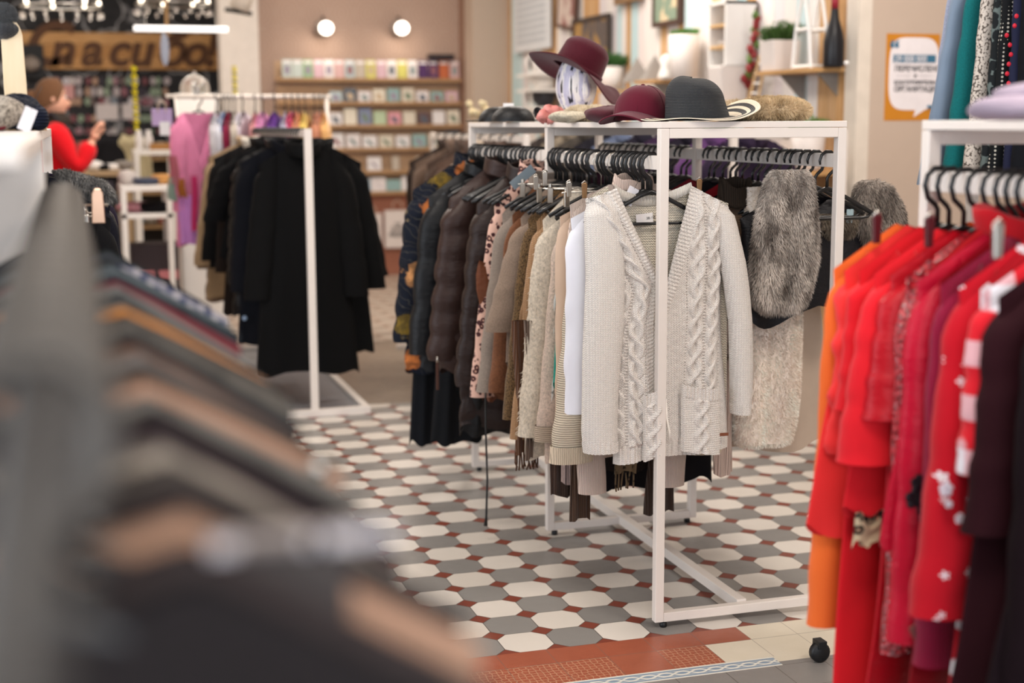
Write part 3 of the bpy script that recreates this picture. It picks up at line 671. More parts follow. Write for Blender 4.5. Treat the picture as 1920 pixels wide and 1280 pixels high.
# -- far section
g1(893,.225,0,'pink leopard-print blouse with black rosettes','blouse',cloth('#cfa898','leopard','#3a1a1f'),pyb=728,ws=.195,wm=.195,wh=.205,th=.016,sl=.62,rx=.05,ry=.02,cuff=.045,splay=.02,seed=17,collar=(.06,cloth('#cfa898','leopard','#3a1a1f'),'stand'),zt=1.225)
g1(850,.27,0,'dark chocolate brown quilted down coat, second puffer from the leopard blouse side','down coat',cloth('#271b18',NY),pyb=805,ws=.215,wm=.23,wh=.25,th=.038,sl=.6,rx=.07,ry=.045,cuff=.055,splay=.02,seed=18,puff=.011,npuff=9,collar=(.05,cloth('#271b18',NY),'stand'),zt=1.225)
g1(806,.285,0,'warm brown puffer jacket with broad stitched channels and a zipped cuff','puffer jacket',cloth('#33231f',NY),pyb=700,ws=.24,wm=.24,wh=.25,th=.045,sl=.56,rx=.078,ry=.05,cuff=.062,splay=.02,seed=19,puff=.016,npuff=7,collar=(.055,cloth('#33231f',NY),'stand'),zt=1.235)
g1(771,.29,0,'black quilted jacket beside the floral one','jacket',cloth('#0e0f12',NY),pyb=695,ws=.25,wm=.24,wh=.26,th=.04,sl=.57,rx=.075,ry=.045,cuff=.062,splay=.02,seed=20,puff=.01,npuff=4,collar=(.04,cloth('#0e0f12',NY),'stand'),zt=1.225)
g1(740,.32,0,'navy puffer jacket printed with orange blossoms and gold leaves, farthest garment on the left rail','puffer jacket',cloth('#131722','floral'),pyb=700,ws=.275,wm=.27,wh=.28,th=.042,sl=.56,rx=.08,ry=.05,cuff=.065,splay=.025,seed=21,puff=.012,npuff=8,collar=(.05,cloth('#131722','floral'),'stand'),zt=1.245)
pz=[o for o in bpy.data.objects if o.get('label','').startswith('warm brown puffer')][0]; q=PY(824,680,pz.location.y-.10); zp=flat(MB().box(-.005,.005,-.003,.003,-.10,0),'zip_pull',plain('#4a2c22',.5),pz,loc=tuple(q[i]-pz.location[i] for i in range(3))); MB().tube([(0,0,.0),(0,0,.02)],.004,8).build('zip_slider',METAL,zp)
# -- longer things that show under the hems
def lower(px0,px1,pyb,y,zt,label,cat,mat,name=None,**k):
    a=PY(px0,pyb,y); b=PY(px1,pyb,y); w=(b[0]-a[0])/2
    k['ws']=.06
    return garment(name or cat.replace(' ','_'),label,cat,mat,(a[0]+b[0])/2,y,zt,a[2],wm=w*.62,wh=w,th=k.pop('th',.015),slope=.05,nk=.05,**k)
lower(768,850,832,5.41,1.0,'long black wool coat reaching below the floral puffer','coat',cloth('#0d0f14','wool'),th=.04,ws=.17)
lower(808,905,832,5.13,.95,'black straight coat whose hem shows under the brown puffer','coat',cloth('#101114','wool'),th=.04,ws=.17)
lower(862,968,815,4.70,1.05,'black padded coat with the lowest hem beside the leopard blouse','coat',cloth('#0e0e10',NY),th=.036,puff=.008,npuff=7,ws=.17)
lower(905,948,748,4.53,.95,'rust suede waistcoat showing a brown hem tip under the taupe jacket','waistcoat',cloth('#6f4029','leather'),th=.012,ws=.1)
# fringed scarves and ribbed sleeves
def hang_strip(px0,px1,pyt,pyb,y,label,cat,mat,fr=0,name='scarf',th=.012,taper=1.0,seed=1):
    a=PY(px0,pyb,y); b=PY(px1,pyb,y); t_=PY((px0+px1)/2,pyt,y); cx=(a[0]+b[0])/2; w=(b[0]-a[0])/2; L=t_[2]-a[2]; rg=random.Random(seed); p=[rg.uniform(0,6) for _ in range(4)]
    root=thing(name,label,cat,(cx,y,t_[2]))
    def f(u,t):
        q=2*PI*u; ww=w*(taper+(1-taper)*t); return (ww*math.copysign(abs(math.cos(q))**.7,math.cos(q))*(1+.04*math.sin(6*t+p[0]))+.006*math.sin(4*t+p[1]),th*math.sin(q)+.006*math.sin(9*ww/w*math.cos(q)+p[2]),-(L-(.05 if fr else 0))*t+.006*math.sin(3*math.cos(q)+p[3])*t)
    MB().grid(f,30,26,wrapu=True).build('body',mat,root)
    if fr:
        fm=MB()
        for i in range(fr):
            x=-w+2*w*(i+.5)/fr; fm.tube([(x,rg.uniform(-.006,.006),-(L-.055)),(x+rg.uniform(-.003,.003),rg.uniform(-.01,.01),-L+.02),(x+rg.uniform(-.005,.005),rg.uniform(-.01,.01),-L-rg.uniform(-.01,.01))],.0028,5)
        tag(fm.build('fringe',mat,root),kind='stuff')
    return root
hang_strip(965,1010,600,880,4.05,'brown fringed scarf hanging below the camel jumper','scarf',cloth('#5d3c28','rib'),fr=12,seed=1)
hang_strip(985,1000,600,860,3.98,'narrow grey brown ribbed scarf beside the fringed one','scarf',cloth('#6b584c','rib'),seed=2)
hang_strip(1030,1068,600,930,3.86,'chocolate ribbed cardigan sleeve hanging under the pink fuzzy jumper','cardigan',cloth('#4c3a31','rib'),name='cardigan',seed=3)
hang_strip(1072,1108,600,974,3.79,'dark brown wide-ribbed leg warmer, lowest item left of the front post','leg warmer',cloth('#4e3a2d','rib'),name='leg_warmer',seed=4)
hang_strip(1050,1078,560,905,3.83,'mauve pink ribbed sleeve of a fluffy cardigan','cardigan',cloth('#b49e98','rib'),name='cardigan',seed=5)
hang_strip(1150,1190,700,918,3.735,'olive crochet scarf hanging under the middle of the cream cardigan','scarf',cloth('#6d5a42','lace','#2e251a'),name='scarf',fr=6,seed=6)
hang_strip(1212,1266,700,962,3.84,'dark brown ribbed scarf hanging behind the front post','scarf',cloth('#41322a','rib'),seed=7,taper=.6)
hang_strip(1130,1215,700,885,3.9,'black ribbed skirt seen low behind the crochet scarf','skirt',cloth('#2a2320','rib'),name='skirt',seed=8)
garment('blouse','pale peach blouse whose pointed hem shows under the right side of the cream cardigan','blouse',cloth('#c9b0a0','plain'),1.545,3.80,1.15,.50,ws=.14,wm=.14,wh=.12,th=.012,slope=.05,nk=.05,hemw=.05,seed=22)
garment('skirt','black velvet skirt hanging low behind the right half of the cream cardigan','skirt',cloth('#0d0b10','wool'),1.70,4.02,1.05,ZY(1330,898,4.02),ws=.16,wm=.18,wh=.19,th=.03,slope=.01,nk=.13,neck=.01,seed=23)
hang_strip(1338,1372,600,890,3.78,'pale pink ribbed sleeve with a long cuff, hanging right of the cream cardigan','long sleeve top',cloth('#cdb5a8','rib'),name='long_sleeve_top',seed=9)
# black cord
c0=PY(911,815,4.5); c1=PY(911,985,4.5); tag(MB().tube([(0,0,.15),(0,0,0),(.004,0,(c1[2]-c0[2])*.5),(-.001,0,c1[2]-c0[2]+.03),(-.003,0,c1[2]-c0[2])],[.0035,.0035,.0035,.004,.007],8).build('drawcord',BLACKM,loc=c0),'thin black drawcord dangling from a coat almost to the tiles','drawcord')

# hangers on left rail of the central rack (two sections)
ys=[3.60+.001]+[3.60+.030*i+random.uniform(-.007,.007) for i in range(1,28)]
for i,y in enumerate(ys):
    k='clip' if i in (9,13,17,22) else 'plastic'
    if i==0: hanger(RX+.008,y,1.31,PI,'black plastic hanger holding the cream cable-knit cardigan','hangers on the central rack',k); continue
    hanger(RX+.008+random.uniform(-.003,.003),y,1.31,PI+random.uniform(-.12,.12),('slim metal clip hanger above the knitwear on the central rack' if k=='clip' else 'black plastic hanger above the knitwear on the left rail of the central rack'),('metal clip hangers on the near left rail' if k=='clip' else 'black hangers on the near left rail'),k,tilt=random.uniform(-.03,.03))
for i in range(20):
    hanger(RX+.008,4.56+.043*i+random.uniform(-.014,.014),1.31,PI+random.uniform(-.12,.12),'black plastic hanger above the puffer jackets on the central rack','black hangers on the far left rail',tilt=random.uniform(-.03,.03))
# ---- right rail
R2=RR-.012
for i in range(16):
    hanger(R2-.003,3.60+.052*i+random.uniform(-.012,.012),1.31,random.uniform(-.15,.15),'black plastic hanger on the near section of the right rail of the central rack','black hangers on the near right rail')
for i in range(15):
    hanger(R2-.003,4.56+.058*i+random.uniform(-.012,.012),1.31,random.uniform(-.12,.12),'black plastic hanger on the far section of the right rail of the central rack','black hangers on the far right rail')
# black fur-trimmed jacket (nearest on the right rail)
jy=3.70
root=garment('jacket','short black padded jacket with a grey fur collar, right rail of the central rack','jacket',cloth('#17161a',NY),R2-.02,jy,1.185,ZY(1500,592,jy),ws=.2,wm=.2,wh=.19,th=.03,nk=.085,neck=.04,slope=.06,seed=31,hemw=.02)
# grey fur front lapel (hangs as a long vest front)
def fur_panel(name,label,cat,px,y,colr,c2,parent=None,n=9000,th=.035,fl=.022,seed=1,droop=.9,roots=None,fw=.0011):
    """outline rows: (py, px_left, px_right)"""
    rows=[(PY(a,p,y)[0],PY(b,p,y)[0],PY((a+b)/2,p,y)[2]) for p,a,b in px]; cx=sum(r[0]+r[1] for r in rows)/2/len(rows); zt=rows[0][2]
    root=parent or thing(name,label,cat,(cx,y,zt))
    off=(0,0,0) if not parent else (cx-parent.location.x,y-parent.location.y,zt-parent.location.z)
    N_=len(rows)-1
    def f(u,t):
        i=min(int(t*N_),N_-1); s=t*N_-i; a=rows[i]; b=rows[i+1]; l=a[0]+(b[0]-a[0])*s; r=a[1]+(b[1]-a[1])*s; z=a[2]+(b[2]-a[2])*s; q=2*PI*u
        e=min(1,.35+4*t)*min(1,.4+6*(1-t)); fold=1-.35*math.exp(-((math.cos(q)+.05)/.16)**2) if n else 1
        return ((l+r)/2-cx+(r-l)/2*math.copysign(abs(math.cos(q))**.75,math.cos(q)),th*e*math.sin(q)*fold,z-zt)
    b=MB().grid(f,34,40,wrapu=True).build('body' if not parent else name,cloth(colr,'blade',c2),root,loc=off)
    if n: add_fur(b,cloth(c2,'blade',colr),n,fl,droop,fw,seed,out='center')
    return root
lx=[(318,1452,1508),(335,1440,1520),(370,1428,1524),(420,1420,1528),(480,1415,1528),(530,1412,1516),(560,1418,1505),(578,1440,1492)]
fur_panel('fur_vest','grey brown fur vest front hanging over the black jacket','fur vest',lx,3.60,'#6f655d','#d6cbc0',n=26000,seed=3,fl=.024)
cr=[(338,1618,1642),(352,1608,1668),(375,1604,1682),(400,1604,1690),(430,1612,1692),(460,1632,1688)]
fur_panel('fur_collar','',None,cr,jy-.01,'#655b53','#b8aca0',parent=root,n=9000,seed=4,fl=.026)
cr=[(400,1536,1600),(412,1534,1606),(428,1536,1602),(440,1545,1596)]
fur_panel('neck_fur','',None,cr,jy-.02,'#5b5046','#8a7d6c',parent=root,n=3000,seed=5,fl=.016,th=.02)
# long cream fake-fur coat, legs of it below
fur_panel('fur_coat','long cream sherpa fur coat hanging below the grey fur vest','fur coat',[(350,1400,1470),(420,1400,1480),(560,1396,1500),(650,1390,1498),(740,1384,1494),(800,1378,1486),(826,1382,1478),(832,1392,1466)],3.78,'#eddccd','#fdf5ec',n=26000,seed=6,fl=.011,th=.05,droop=.3)
garment('coat','beige suede-look coat with a fleece hem, right of the cream fur coat','coat',cloth('#b8a594','plain'),1.99,3.86,1.1,ZY(1500,832,3.86),ws=.17,wm=.19,wh=.22,th=.03,nk=.06,seed=33)
garment('gilet','brown gilet with a wide ribbed collar, left of the grey fur vest','gilet',cloth('#8a6f58','hrib',scale=1.4),1.86,3.83,1.185,.72,ws=.12,wm=.105,wh=.10,th=.035,nk=.05,slope=.05,seed=34,collar=(.06,cloth('#3d332b','rib'),'stand'))
garment('fur_gilet','mottled olive and sand fur gilet under the ribbed collar','fur gilet',cloth('#8c7a5c','fur','#b8a88c'),1.865,3.80,1.0,.70,ws=.07,wm=.085,wh=.08,th=.03,nk=.04,slope=.02,seed=35,furn=5000,furl=.018,furmat=cloth('#a0906f','fur','#5c4c36'))
for i,(y,c,lab,zb,k) in enumerate([(3.98,'#0f0d10','black wool coat behind the grey fur vest',.62,'wool'),(4.08,'#8f1420','red dress whose shoulder slopes behind the fur vest',.62,'plain'),(4.2,'#151217','black dress behind the red one on the right rail',.55,'plain'),(4.33,'#7a1220','dark red blouse on the right rail near the middle post',.6,'plain'),(4.65,'#141318','black jacket past the middle post on the right rail',.6,'plain'),(4.8,'#3b1238','plum blouse on the far section of the right rail',.65,'satin'),(4.95,'#19171c','charcoal dress on the far section of the right rail',.55,'wool'),(5.15,'#401430','burgundy cardigan at the far end of the right rail',.6,'knit')]):
    garment(lab.split()[1] if lab.split()[1] in('coat','dress','blouse','jacket') else lab.split()[2] if lab.split()[2] in('coat','dress','blouse','jacket','cardigan') else 'blouse',lab,('coat' if 'coat' in lab else 'dress' if 'dress' in lab else 'jacket' if 'jacket' in lab else 'cardigan' if 'cardigan' in lab else 'blouse'),cloth(c,k),R2-.02,y,1.215,zb,ws=.2,wm=.2,wh=.22,th=.025,sl=.55 if i not in(1,) else .25,rx=.055,ry=.022,cuff=.045,splay=.01,seed=40+i,slope=.07)
# price tags and spare clip hanger on the rack
def price_tag(x,y,z,rx,rz,label,col='#e4e2e4',w=.03,h=.055,ry=0,string=.05):
    t=thing('price_tag',label,'price tag',(x,y,z)); t.rotation_euler=(rx,ry,rz)
    flat(MB().box(-w/2,w/2,-.0006,.0006,-h,0),'card',plain(col,.6,var=.02),t,bevel=0)
    MB().tube([(0,0,-.006),(0,-.001,.01),(.003,0,string)],.0006,5).build('string',BLACKM,t); return t
p=PY(1300,330,3.62); 
def bclip(px,py,y,lab,col=None):
    p=PY(px,py,y); t=thing('peg_clip',lab,'clip',p); b=MB().prism([(-.006,-.028),(.006,-.028),(.008,.01),(.004,.014),(-.004,.014),(-.008,.01)],-.007,.0); flat(b,'jaw',col or GOLD,t); MB().tube([(-.008,-.004,.012),(0,-.004,.019),(.008,-.004,.012)],.002,6).build('spring',METAL,t); return t
bclip(1310,345,3.59,'bronze hanger clip above the right shoulder of the cream cardigan')
bclip(1095,352,3.66,'bronze hanger clip on the white blouse left of the cream cardigan')
bclip(1066,350,3.74,'silver hanger clip over the cream knitwear, second from the front',METAL)
bclip(1021,330,3.98,'silver hanger clip above the lace jumper',METAL)
bclip(1004,338,4.06,'small silver clip left of the lace jumper clip',METAL)
p=PY(1000,315,4.3); o=price_tag(p[0],p[1],p[2],0,0,'grey blue paper label slanting between the leopard blouse and the knitwear','#77848c',.03,.09,ry=.9)
p=PY(1190,352,3.63); price_tag(p[0],p[1],p[2],0,0,'white swing tag behind the neck of the cream cardigan','#e9e6ea',.03,.05,ry=.5)
p=PY(1594,392,3.66); price_tag(p[0],p[1],p[2],0,0,'pale blue price label beside the right post of the central rack','#a9c0c6',.022,.04)
# ================================================================ HATS ON THE CENTRAL SHELF
ST=1.4
def onY(px,y): return PY(px,228,y)[0]
# mannequin head with wide maroon felt hat
my=4.55; mx=onY(1080,my)
mh=thing('mannequin_head','white mannequin head streaked with black and lilac paint drips','mannequin head',(mx,my,ST),.1)
def drip():
    m=NT('dripped_paint',.4,.4); o=m.obj(); n=m.noise(m.map(o,(60,60,3.5)),1,3,.6); f=m.ramp(n,[(.56,(0,0,0,1)),(.60,(1,1,1,1))]); n2=m.noise(m.map(o,(45,45,3),loc=(3,1,0)),1,3,.6); f2=m.ramp(n2,[(.5,(0,0,0,1)),(.57,(1,1,1,1))])
    c=m.mix(m.math('MULTIPLY',f2,.8),srgb('#e2dcd8'),srgb('#a9a5c0')); c=m.mix(f,c,srgb('#15161f')); m.col(c); return m.m
DR=drip()
def headf(u,t):
    a=2*PI*u; th=PI*t; z=.115+.10*math.cos(th)
    r=math.sin(th)**.8; rx=.066*r*(1 if t<.55 else 1-.30*((t-.55)/.45)); ry=.082*r*(1 if t<.5 else 1-.25*((t-.5)/.5))
    x=rx*math.cos(a); y=ry*math.sin(a)
    f=max(0,-math.sin(a))**3
    if .45<t<.68: y-=f*.014*math.exp(-(math.cos(a)/.22)**2)*math.sin((t-.45)/.23*PI)       # nose
    if .40<t<.52: y+=.006*f*(math.exp(-((abs(math.cos(a))-.4)/.18)**2))                    # eye sockets
    if .70<t<.78: y-=.005*f*math.exp(-(math.cos(a)/.3)**2)                                # lips
    return (x,y,z)
MB().grid(headf,40,36,wrapu=True).build('head',DR,mh)
MB().lathe([(.06,0),(.062,.01),(.042,.03),(.036,.06),(.038,.09)],24).build('neck',DR,mh)
felt=cloth('#48131f','wool',rough=.95)
ht=thing('felt_hat','wide-brimmed maroon felt hat tilted on the mannequin head','hat',(mx+.004,my,ST+.168),.1); ht.rotation_euler=(0.12,.46,.1)
def crown(u,t):
    a=2*PI*u; s=min(1,t*1.6); r=.078*math.sin(s*PI/2)**.8 if t<.625 else .078+.006*(t-.625)/.375
    z=(.112-.045*(1-math.cos(s*PI/2))) if t<.625 else .067-(t-.625)/.375*.067; z-= .008*math.exp(-(r/.03)**2)
    return (r*math.cos(a),r*1.12*math.sin(a),z)
MB().grid(crown,40,26,wrapu=True).build('crown',felt,ht)
def brim(u,t):
    a=2*PI*u; r=.083+.085*t; return (r*math.cos(a),r*1.08*math.sin(a),-.002+t*t*(.024*math.sin(2*a+.6)+.014*math.sin(3*a+1.0)-.016))
MB().grid(brim,64,12,wrapu=True).build('brim',felt,ht,solid=.003)
def band(u,t): a=2*PI*u; return (.086*math.cos(a),.086*1.12*math.sin(a),.012*t)
MB().grid(band,40,2,wrapu=True).build('hat_band',cloth('#4a1320','plain'),ht,solid=.002)
# maroon baseball cap
cy=3.80; cx=onY(1205,cy)
mar=cloth('#581325','plain',rough=.9)
cp=thing('baseball_cap','maroon baseball cap with a curved peak pointing left','cap',(cx,cy,ST+.002),0)
def cap(u,t):
    a=2*PI*u; s=math.sin(t*PI/2)**.85; r=.088*s; z=.098*math.cos(t*PI/2)**.9+.002
    return (r*math.cos(a)*1.08-.006*(1-t),r*math.sin(a)*.92,z)
MB().grid(cap,44,18,wrapu=True).build('crown',mar,cp)
for k in range(6):
    a=k*PI/3+.3; MB().tube([(.0885*math.sin(t_*PI/2)**.85*math.cos(a)*1.08,.0885*math.sin(t_*PI/2)**.85*math.sin(a)*.92,.0988*math.cos(t_*PI/2)**.9+.002) for t_ in [i/10 for i in range(1,11)]],.0011,5).build('seam',cloth('#4c0f1e','plain'),cp)
MB().blob((0,0,.1),(.006,.006,.004),amp=0).build('button',mar,cp)
def peak(u,t):
    a=PI/2+PI*u; w=.082; r0=(.088*1.05*math.cos(a),.082*math.sin(a)); r1=(-.088-.075*max(0,-math.cos(a))**.5*1.0,.078*math.sin(a))
    x=r0[0]+(r1[0]-r0[0])*t; y=r0[1]+(r1[1]-r0[1])*t; return (x,y,.022-.026*(y/.08)**2+.004-t*.010*(1)+.0)
MB().grid(peak,30,12).build('peak',mar,cp,solid=.004)
cp.rotation_euler=(0,0,.75)
# dusky maroon beret under it
by_=4.0; bx_=onY(1138,by_)
tag(MB().blob((0,0,.022),(.075,.085,.024),seed=5,amp=.10,n=28,m=14).build('beret',cloth('#4f2029','wool'),loc=(bx_,by_,ST)),'dusky maroon wool beret lying left of the baseball cap','beret')
# charcoal straw hat with striped brim
sy=3.66; sx=onY(1305,sy)
st=thing('sun_hat','charcoal woven sun hat with a cream striped brim','hat',(sx,sy,ST+.002),0)
def strawm(stripes):
    m=NT('woven_straw',.7,.3); o=m.obj(); s=m.N('ShaderNodeSeparateXYZ'); m.L(o,s.inputs[0])
    h=m.math('SINE',m.math('MULTIPLY',s.outputs[2],1500.)); hx=m.math('SINE',m.math('MULTIPLY',m.math('ARCTAN2',s.outputs[1],s.outputs[0]),140.))
    if not stripes:
        m.col(m.mix(m.math('ADD',m.math('MULTIPLY',h,.3),.5),srgb('#1e2022'),srgb('#3f4144'))); m.bump(m.math('ADD',h,m.math('MULTIPLY',hx,.5)),.6,.002)
    else:
        r=m.N('ShaderNodeVectorMath',operation='LENGTH'); cv=m.N('ShaderNodeCombineXYZ'); m.L(s.outputs[0],cv.inputs[0]); m.L(s.outputs[1],cv.inputs[1]); m.L(cv.outputs[0],r.inputs[0])
        f=m.ramp(m.math('DIVIDE',m.math('SUBTRACT',r.outputs['Value'],.088),.092),[(0,'#2c2e30'),(.22,'#e6d8c2'),(.40,'#2a2a2c'),(.55,'#e6d8c2'),(.66,'#2a2a2c'),(.80,'#e6d8c2')],'CONSTANT'); m.col(f); m.bump(m.math('SINE',m.math('MULTIPLY',r.outputs['Value'],1500.)),.5,.0015)
    return m.m
def sc_(u,t):
    a=2*PI*u; s=min(1,t*1.35); r=.080*math.sin(s*PI/2)**.75; z=.118-.058*(1-math.cos(s*PI/2)) if t<.74 else .060*(1-(t-.74)/.26)
    r=r if t<.74 else .080+.008*(t-.74)/.26; z-=.006*math.exp(-(r/.022)**2)
    zz=max(0,z)/.118; return (r*math.cos(a)*(1.0+.05*math.sin(a*2))-.014*zz+.012*(1-zz)*max(0,math.cos(a)),r*math.sin(a)*1.05,z+.008*zz*max(0,-math.cos(a+.5)))
MB().grid(sc_,56,34,wrapu=True).build('crown',strawm(False),st)
def sb_(u,t):
    a=2*PI*u; r=.087+.078*t; up=max(0,math.cos(a-.15))**2; return (r*math.cos(a)+.012*max(0,math.cos(a)),r*math.sin(a)*1.03,.003+t*(.052*up)-.002*t+ .003*t*math.sin(5*a)+.003)
MB().grid(sb_,80,14,wrapu=True).build('brim',strawm(True),st,solid=.0022)
# sand faux-fur hat right
fy=3.70; fx=onY(1460,fy)
tag(MB().blob((0,0,.033),(.11,.08,.030),seed=9,amp=.07,n=30,m=16).build('fur_hat',cloth('#c0a683','fur','#d6bf9c'),loc=(fx-.015,fy,ST)),'flat sand-coloured faux fur hat at the right end of the shelf','fur hat')
add_fur(bpy.data.objects['fur_hat'],cloth('#d9c3a0','blade','#a88f6a'),9000,.016,.1,.0009,3,out='center')
tag(MB().blob((0,0,.028),(.06,.06,.028),seed=19,amp=.12,n=26,m=14).build('fur_hat',cloth('#b59f82','fur','#cfbda2'),loc=(onY(1400,3.72),3.80,ST)),'pale fur headband tucked behind the striped brim of the sun hat','fur headband')
add_fur(bpy.data.objects['fur_hat.001'],cloth('#dccaae','blade','#b5a080'),4000,.014,.1,.0009,4,out='center')
tag(MB().blob((0,0,.024),(.07,.05,.024),seed=12,amp=.14,n=24,m=12).build('fur_scarf',cloth('#c9baa2','fur','#ddd2c0'),loc=(onY(1100,4.25),4.25,ST)),'cream fluffy scarf bundled beside the mannequin head','scarf'); add_fur(bpy.data.objects['fur_scarf'],cloth('#e6dac4','blade','#c4b498'),3500,.014,.1,.001,6,out='center')
hb=thing('hair_scrunchie','coral pink ruffled scrunchie left of the mannequin head','scrunchie',(onY(1052,4.35),4.42,ST))
for i,(dx,dz,r) in enumerate([(-.035,.02,.022),(-.01,.034,.022),(.02,.026,.02),(-.02,.014,.02)]): MB().blob((dx,0,dz),(r,r,r*.9),seed=i,amp=.22).build('ruffle',cloth('#d98c85','satin'),hb)
tag(MB().blob((0,0,.017),(.055,.04,.017),seed=14,amp=.12,n=24,m=12).build('knit_glove',cloth('#d6cbb4','fuzzy'),loc=(onY(1048,4.28),4.20,ST)),'folded cream fluffy mitten in front of the pink scrunchie','mitten')
sg=thing('sunglasses','black folded sunglasses lying at the front edge of the shelf','sunglasses',(onY(1022,4.5),4.5,ST),.4)
for s in(-1,1): MB().lathe([(.022,0),(.024,.002),(.02,.004)],16,M=Matrix.Rotation(1.2,4,'X')).build('lens',BLACKP,sg,loc=(s*.028,0,.026))
MB().tube([(-.05,0,.03),(0,.002,.034),(.05,0,.03)],.003,6).build('frame',BLACKP,sg)
# black caps at the far end
for i,(px,y,lab) in enumerate([(935,5.05,'black leather cap with a white label at the far left end of the shelf'),(962,4.85,'black peaked cap next to the leather one')]):
    c=thing('cap',lab,'cap',(onY(px,y),y,ST),[2.6,.2][i]); bl=cloth('#17181a','leather'); 
    MB().grid(lambda u,t:(.075*math.sin(t*PI/2)**.8*math.cos(2*PI*u),.085*math.sin(t*PI/2)**.8*math.sin(2*PI*u),.055*math.cos(t*PI/2)+.002),30,12,wrapu=True).build('crown',bl,c)
    MB().grid(lambda u,t:((.07+.055*t*math.sin(PI*u)**.5)*math.cos(-.9+1.8*u),(.078+.02*t)*math.sin(-.9+1.8*u),.010-.004*t),20,6).build('peak',bl,c,solid=.003)
    if i==0: flat(MB().box(-.02,.02,-.001,.001,0,.05),'label',PAPER,c,loc=(-.02,-.07,.02),bevel=0)
# dried flower sprig behind
sp=thing('dried_flowers','pale dried flower sprig standing behind the far end of the central rack','dried flowers',(onY(897,7.6),7.6,1.25))
for i in range(9):
    a=i*.7; p=(math.cos(a)*.05,math.sin(a)*.04,.22+.03*math.sin(i*2.)); MB().tube([(0,0,0),(p[0]*.4,p[1]*.4,.12),p],.002,5).build('stem',plain('#b39c70'),sp); MB().blob(p,(.016,.016,.018),seed=i,amp=.2,n=10,m=6).build('flower_head',plain('#e0cfa8',.9),sp)

# ================================================================ RED RACK (right foreground)
rack('white clothes rack with red and orange dresses, cropped by the right edge of the photo',RX,RR,[.35,1.3,2.3])
def yr(px,w): 
    d=ray(px,600); return (RX-w)/(d[0]/d[1])
def gr(px,w,pyb,label,cat,mat,**k):
    y=yr(px,w); zb=ZY(px,pyb,y); k.setdefault('zt',1.218); k.setdefault('rz',random.uniform(-.05,.05)); k.setdefault('th',.016)
    return garment(cat.replace(' ','_'),label,cat,mat,RX+k.pop('dx',0),k.pop('y',y),k.pop('zt'),max(.08,zb),**k)
S=cloth
gr(1530,.23,1165,'bright orange long dress, farthest garment on the red rack','dress',S('#e0672a','plain'),ws=.2,wm=.16,wh=.16,sl=.64,rx=.05,ry=.022,cuff=.045,seed=51,splay=.03,slope=.08,y=2.25)
gr(1530,.24,985,'coral red tunic dress with gathered puff sleeves','dress',S('#e02f2f','plain'),ws=.2,wm=.21,wh=.26,sl=.30,rx=.072,ry=.03,cuff=.06,seed=52,splay=.02,slope=.08,y=2.215,wr=.16,fold=.014)
gr(1560,.22,1290,'scarlet shift dress behind the coral tunic','dress',S('#cf1420','plain'),ws=.19,wm=.20,wh=.215,dx=-.008,seed=53,y=2.17,fold=.014,sl=.22,rx=.055,ry=.024,cuff=.055)
gr(1610,.21,950,'bright red crepe blouse with wide elbow sleeves','blouse',S('#d61a26','plain'),ws=.2,wm=.21,wh=.24,seed=54,y=2.125,sl=.3,rx=.06,ry=.03,cuff=.07,splay=.04,slope=.075,fold=.012)
gr(1640,.2,1300,'cherry red wrap dress with long straight skirt','dress',S('#b3101f','satin'),ws=.19,wm=.19,wh=.23,seed=55,y=2.08,fold=.016,sl=.22,rx=.055,ry=.026,cuff=.06)
gr(1650,.2,1075,'red sequinned long-sleeve jacket','jacket',S('#a81022','sequin'),ws=.19,wm=.18,wh=.19,seed=56,y=2.045,sl=.62,rx=.055,ry=.03,cuff=.045,splay=.02)
gr(1690,.2,1010,'crimson blouse with a black embroidered flower on the hem','blouse',S('#b80b2c','satin'),ws=.2,wm=.21,wh=.235,seed=57,y=1.99,sl=.58,rx=.058,ry=.03,cuff=.055,splay=.02,fold=.014)
gr(1700,.2,1400,'deep red long evening dress','dress',S('#8c0717','satin'),ws=.18,wm=.18,wh=.24,seed=58,y=1.955,fold=.02,slope=.07)
gr(1740,.2,1130,'raspberry red long cardigan','cardigan',S('#a00d3c','knit',scale=1.4),ws=.195,wm=.2,wh=.21,seed=59,y=1.93,sl=.6,rx=.055,ry=.028,cuff=.048,splay=.02,fold=.012)
gr(1750,.2,1010,'red tunic printed with white five-petal flowers','tunic',S('#b90d20','flower','#e9dfe6',scale=1.8),ws=.19,wm=.2,wh=.24,seed=60,y=1.88,fold=.014,sl=.5,rx=.05,ry=.026,cuff=.075,splay=.03)
gr(1820,.2,1350,'red dress with big white polka dots','dress',S('#b01020','dots','#e6e0e6',scale=.42),ws=.17,wm=.17,wh=.2,seed=61,y=1.86,fold=.008)
gr(1830,.2,690,'red and white football-style top with white shoulder patches','sports top',S('#cf1a28','plaid','#e6e2ea',scale=.32),ws=.195,wm=.2,wh=.21,seed=62,y=1.815,sl=.25,rx=.065,ry=.03,cuff=.065,splay=.02)
gr(1860,.2,1320,'very dark maroon velvet gown, nearest on the red rack','gown',S('#26060e','plain'),ws=.2,wm=.205,wh=.26,seed=63,y=1.765,sl=.33,rx=.06,ry=.032,cuff=.07,splay=.02,fold=.018)
gr(1900,.2,1330,'near-black burgundy coat cut off by the right edge of the photo','coat',S('#12040a','wool'),ws=.2,wm=.2,wh=.26,seed=64,y=1.69,sl=.6,rx=.065,ry=.035,cuff=.06,fold=.016,th=.03)
garment('hooded_sweatshirt','red hooded sweatshirt whose hood rises above the other red garments','hooded sweatshirt',S('#b5141e','plain'),RX+.03,2.02,1.235,.62,ws=.19,wm=.2,wh=.2,th=.03,nk=.08,neck=.02,slope=.08,seed=65,collar=(.045,S('#b5141e','plain'),'roll'),sl=.5,rx=.055,ry=.03,cuff=.045)
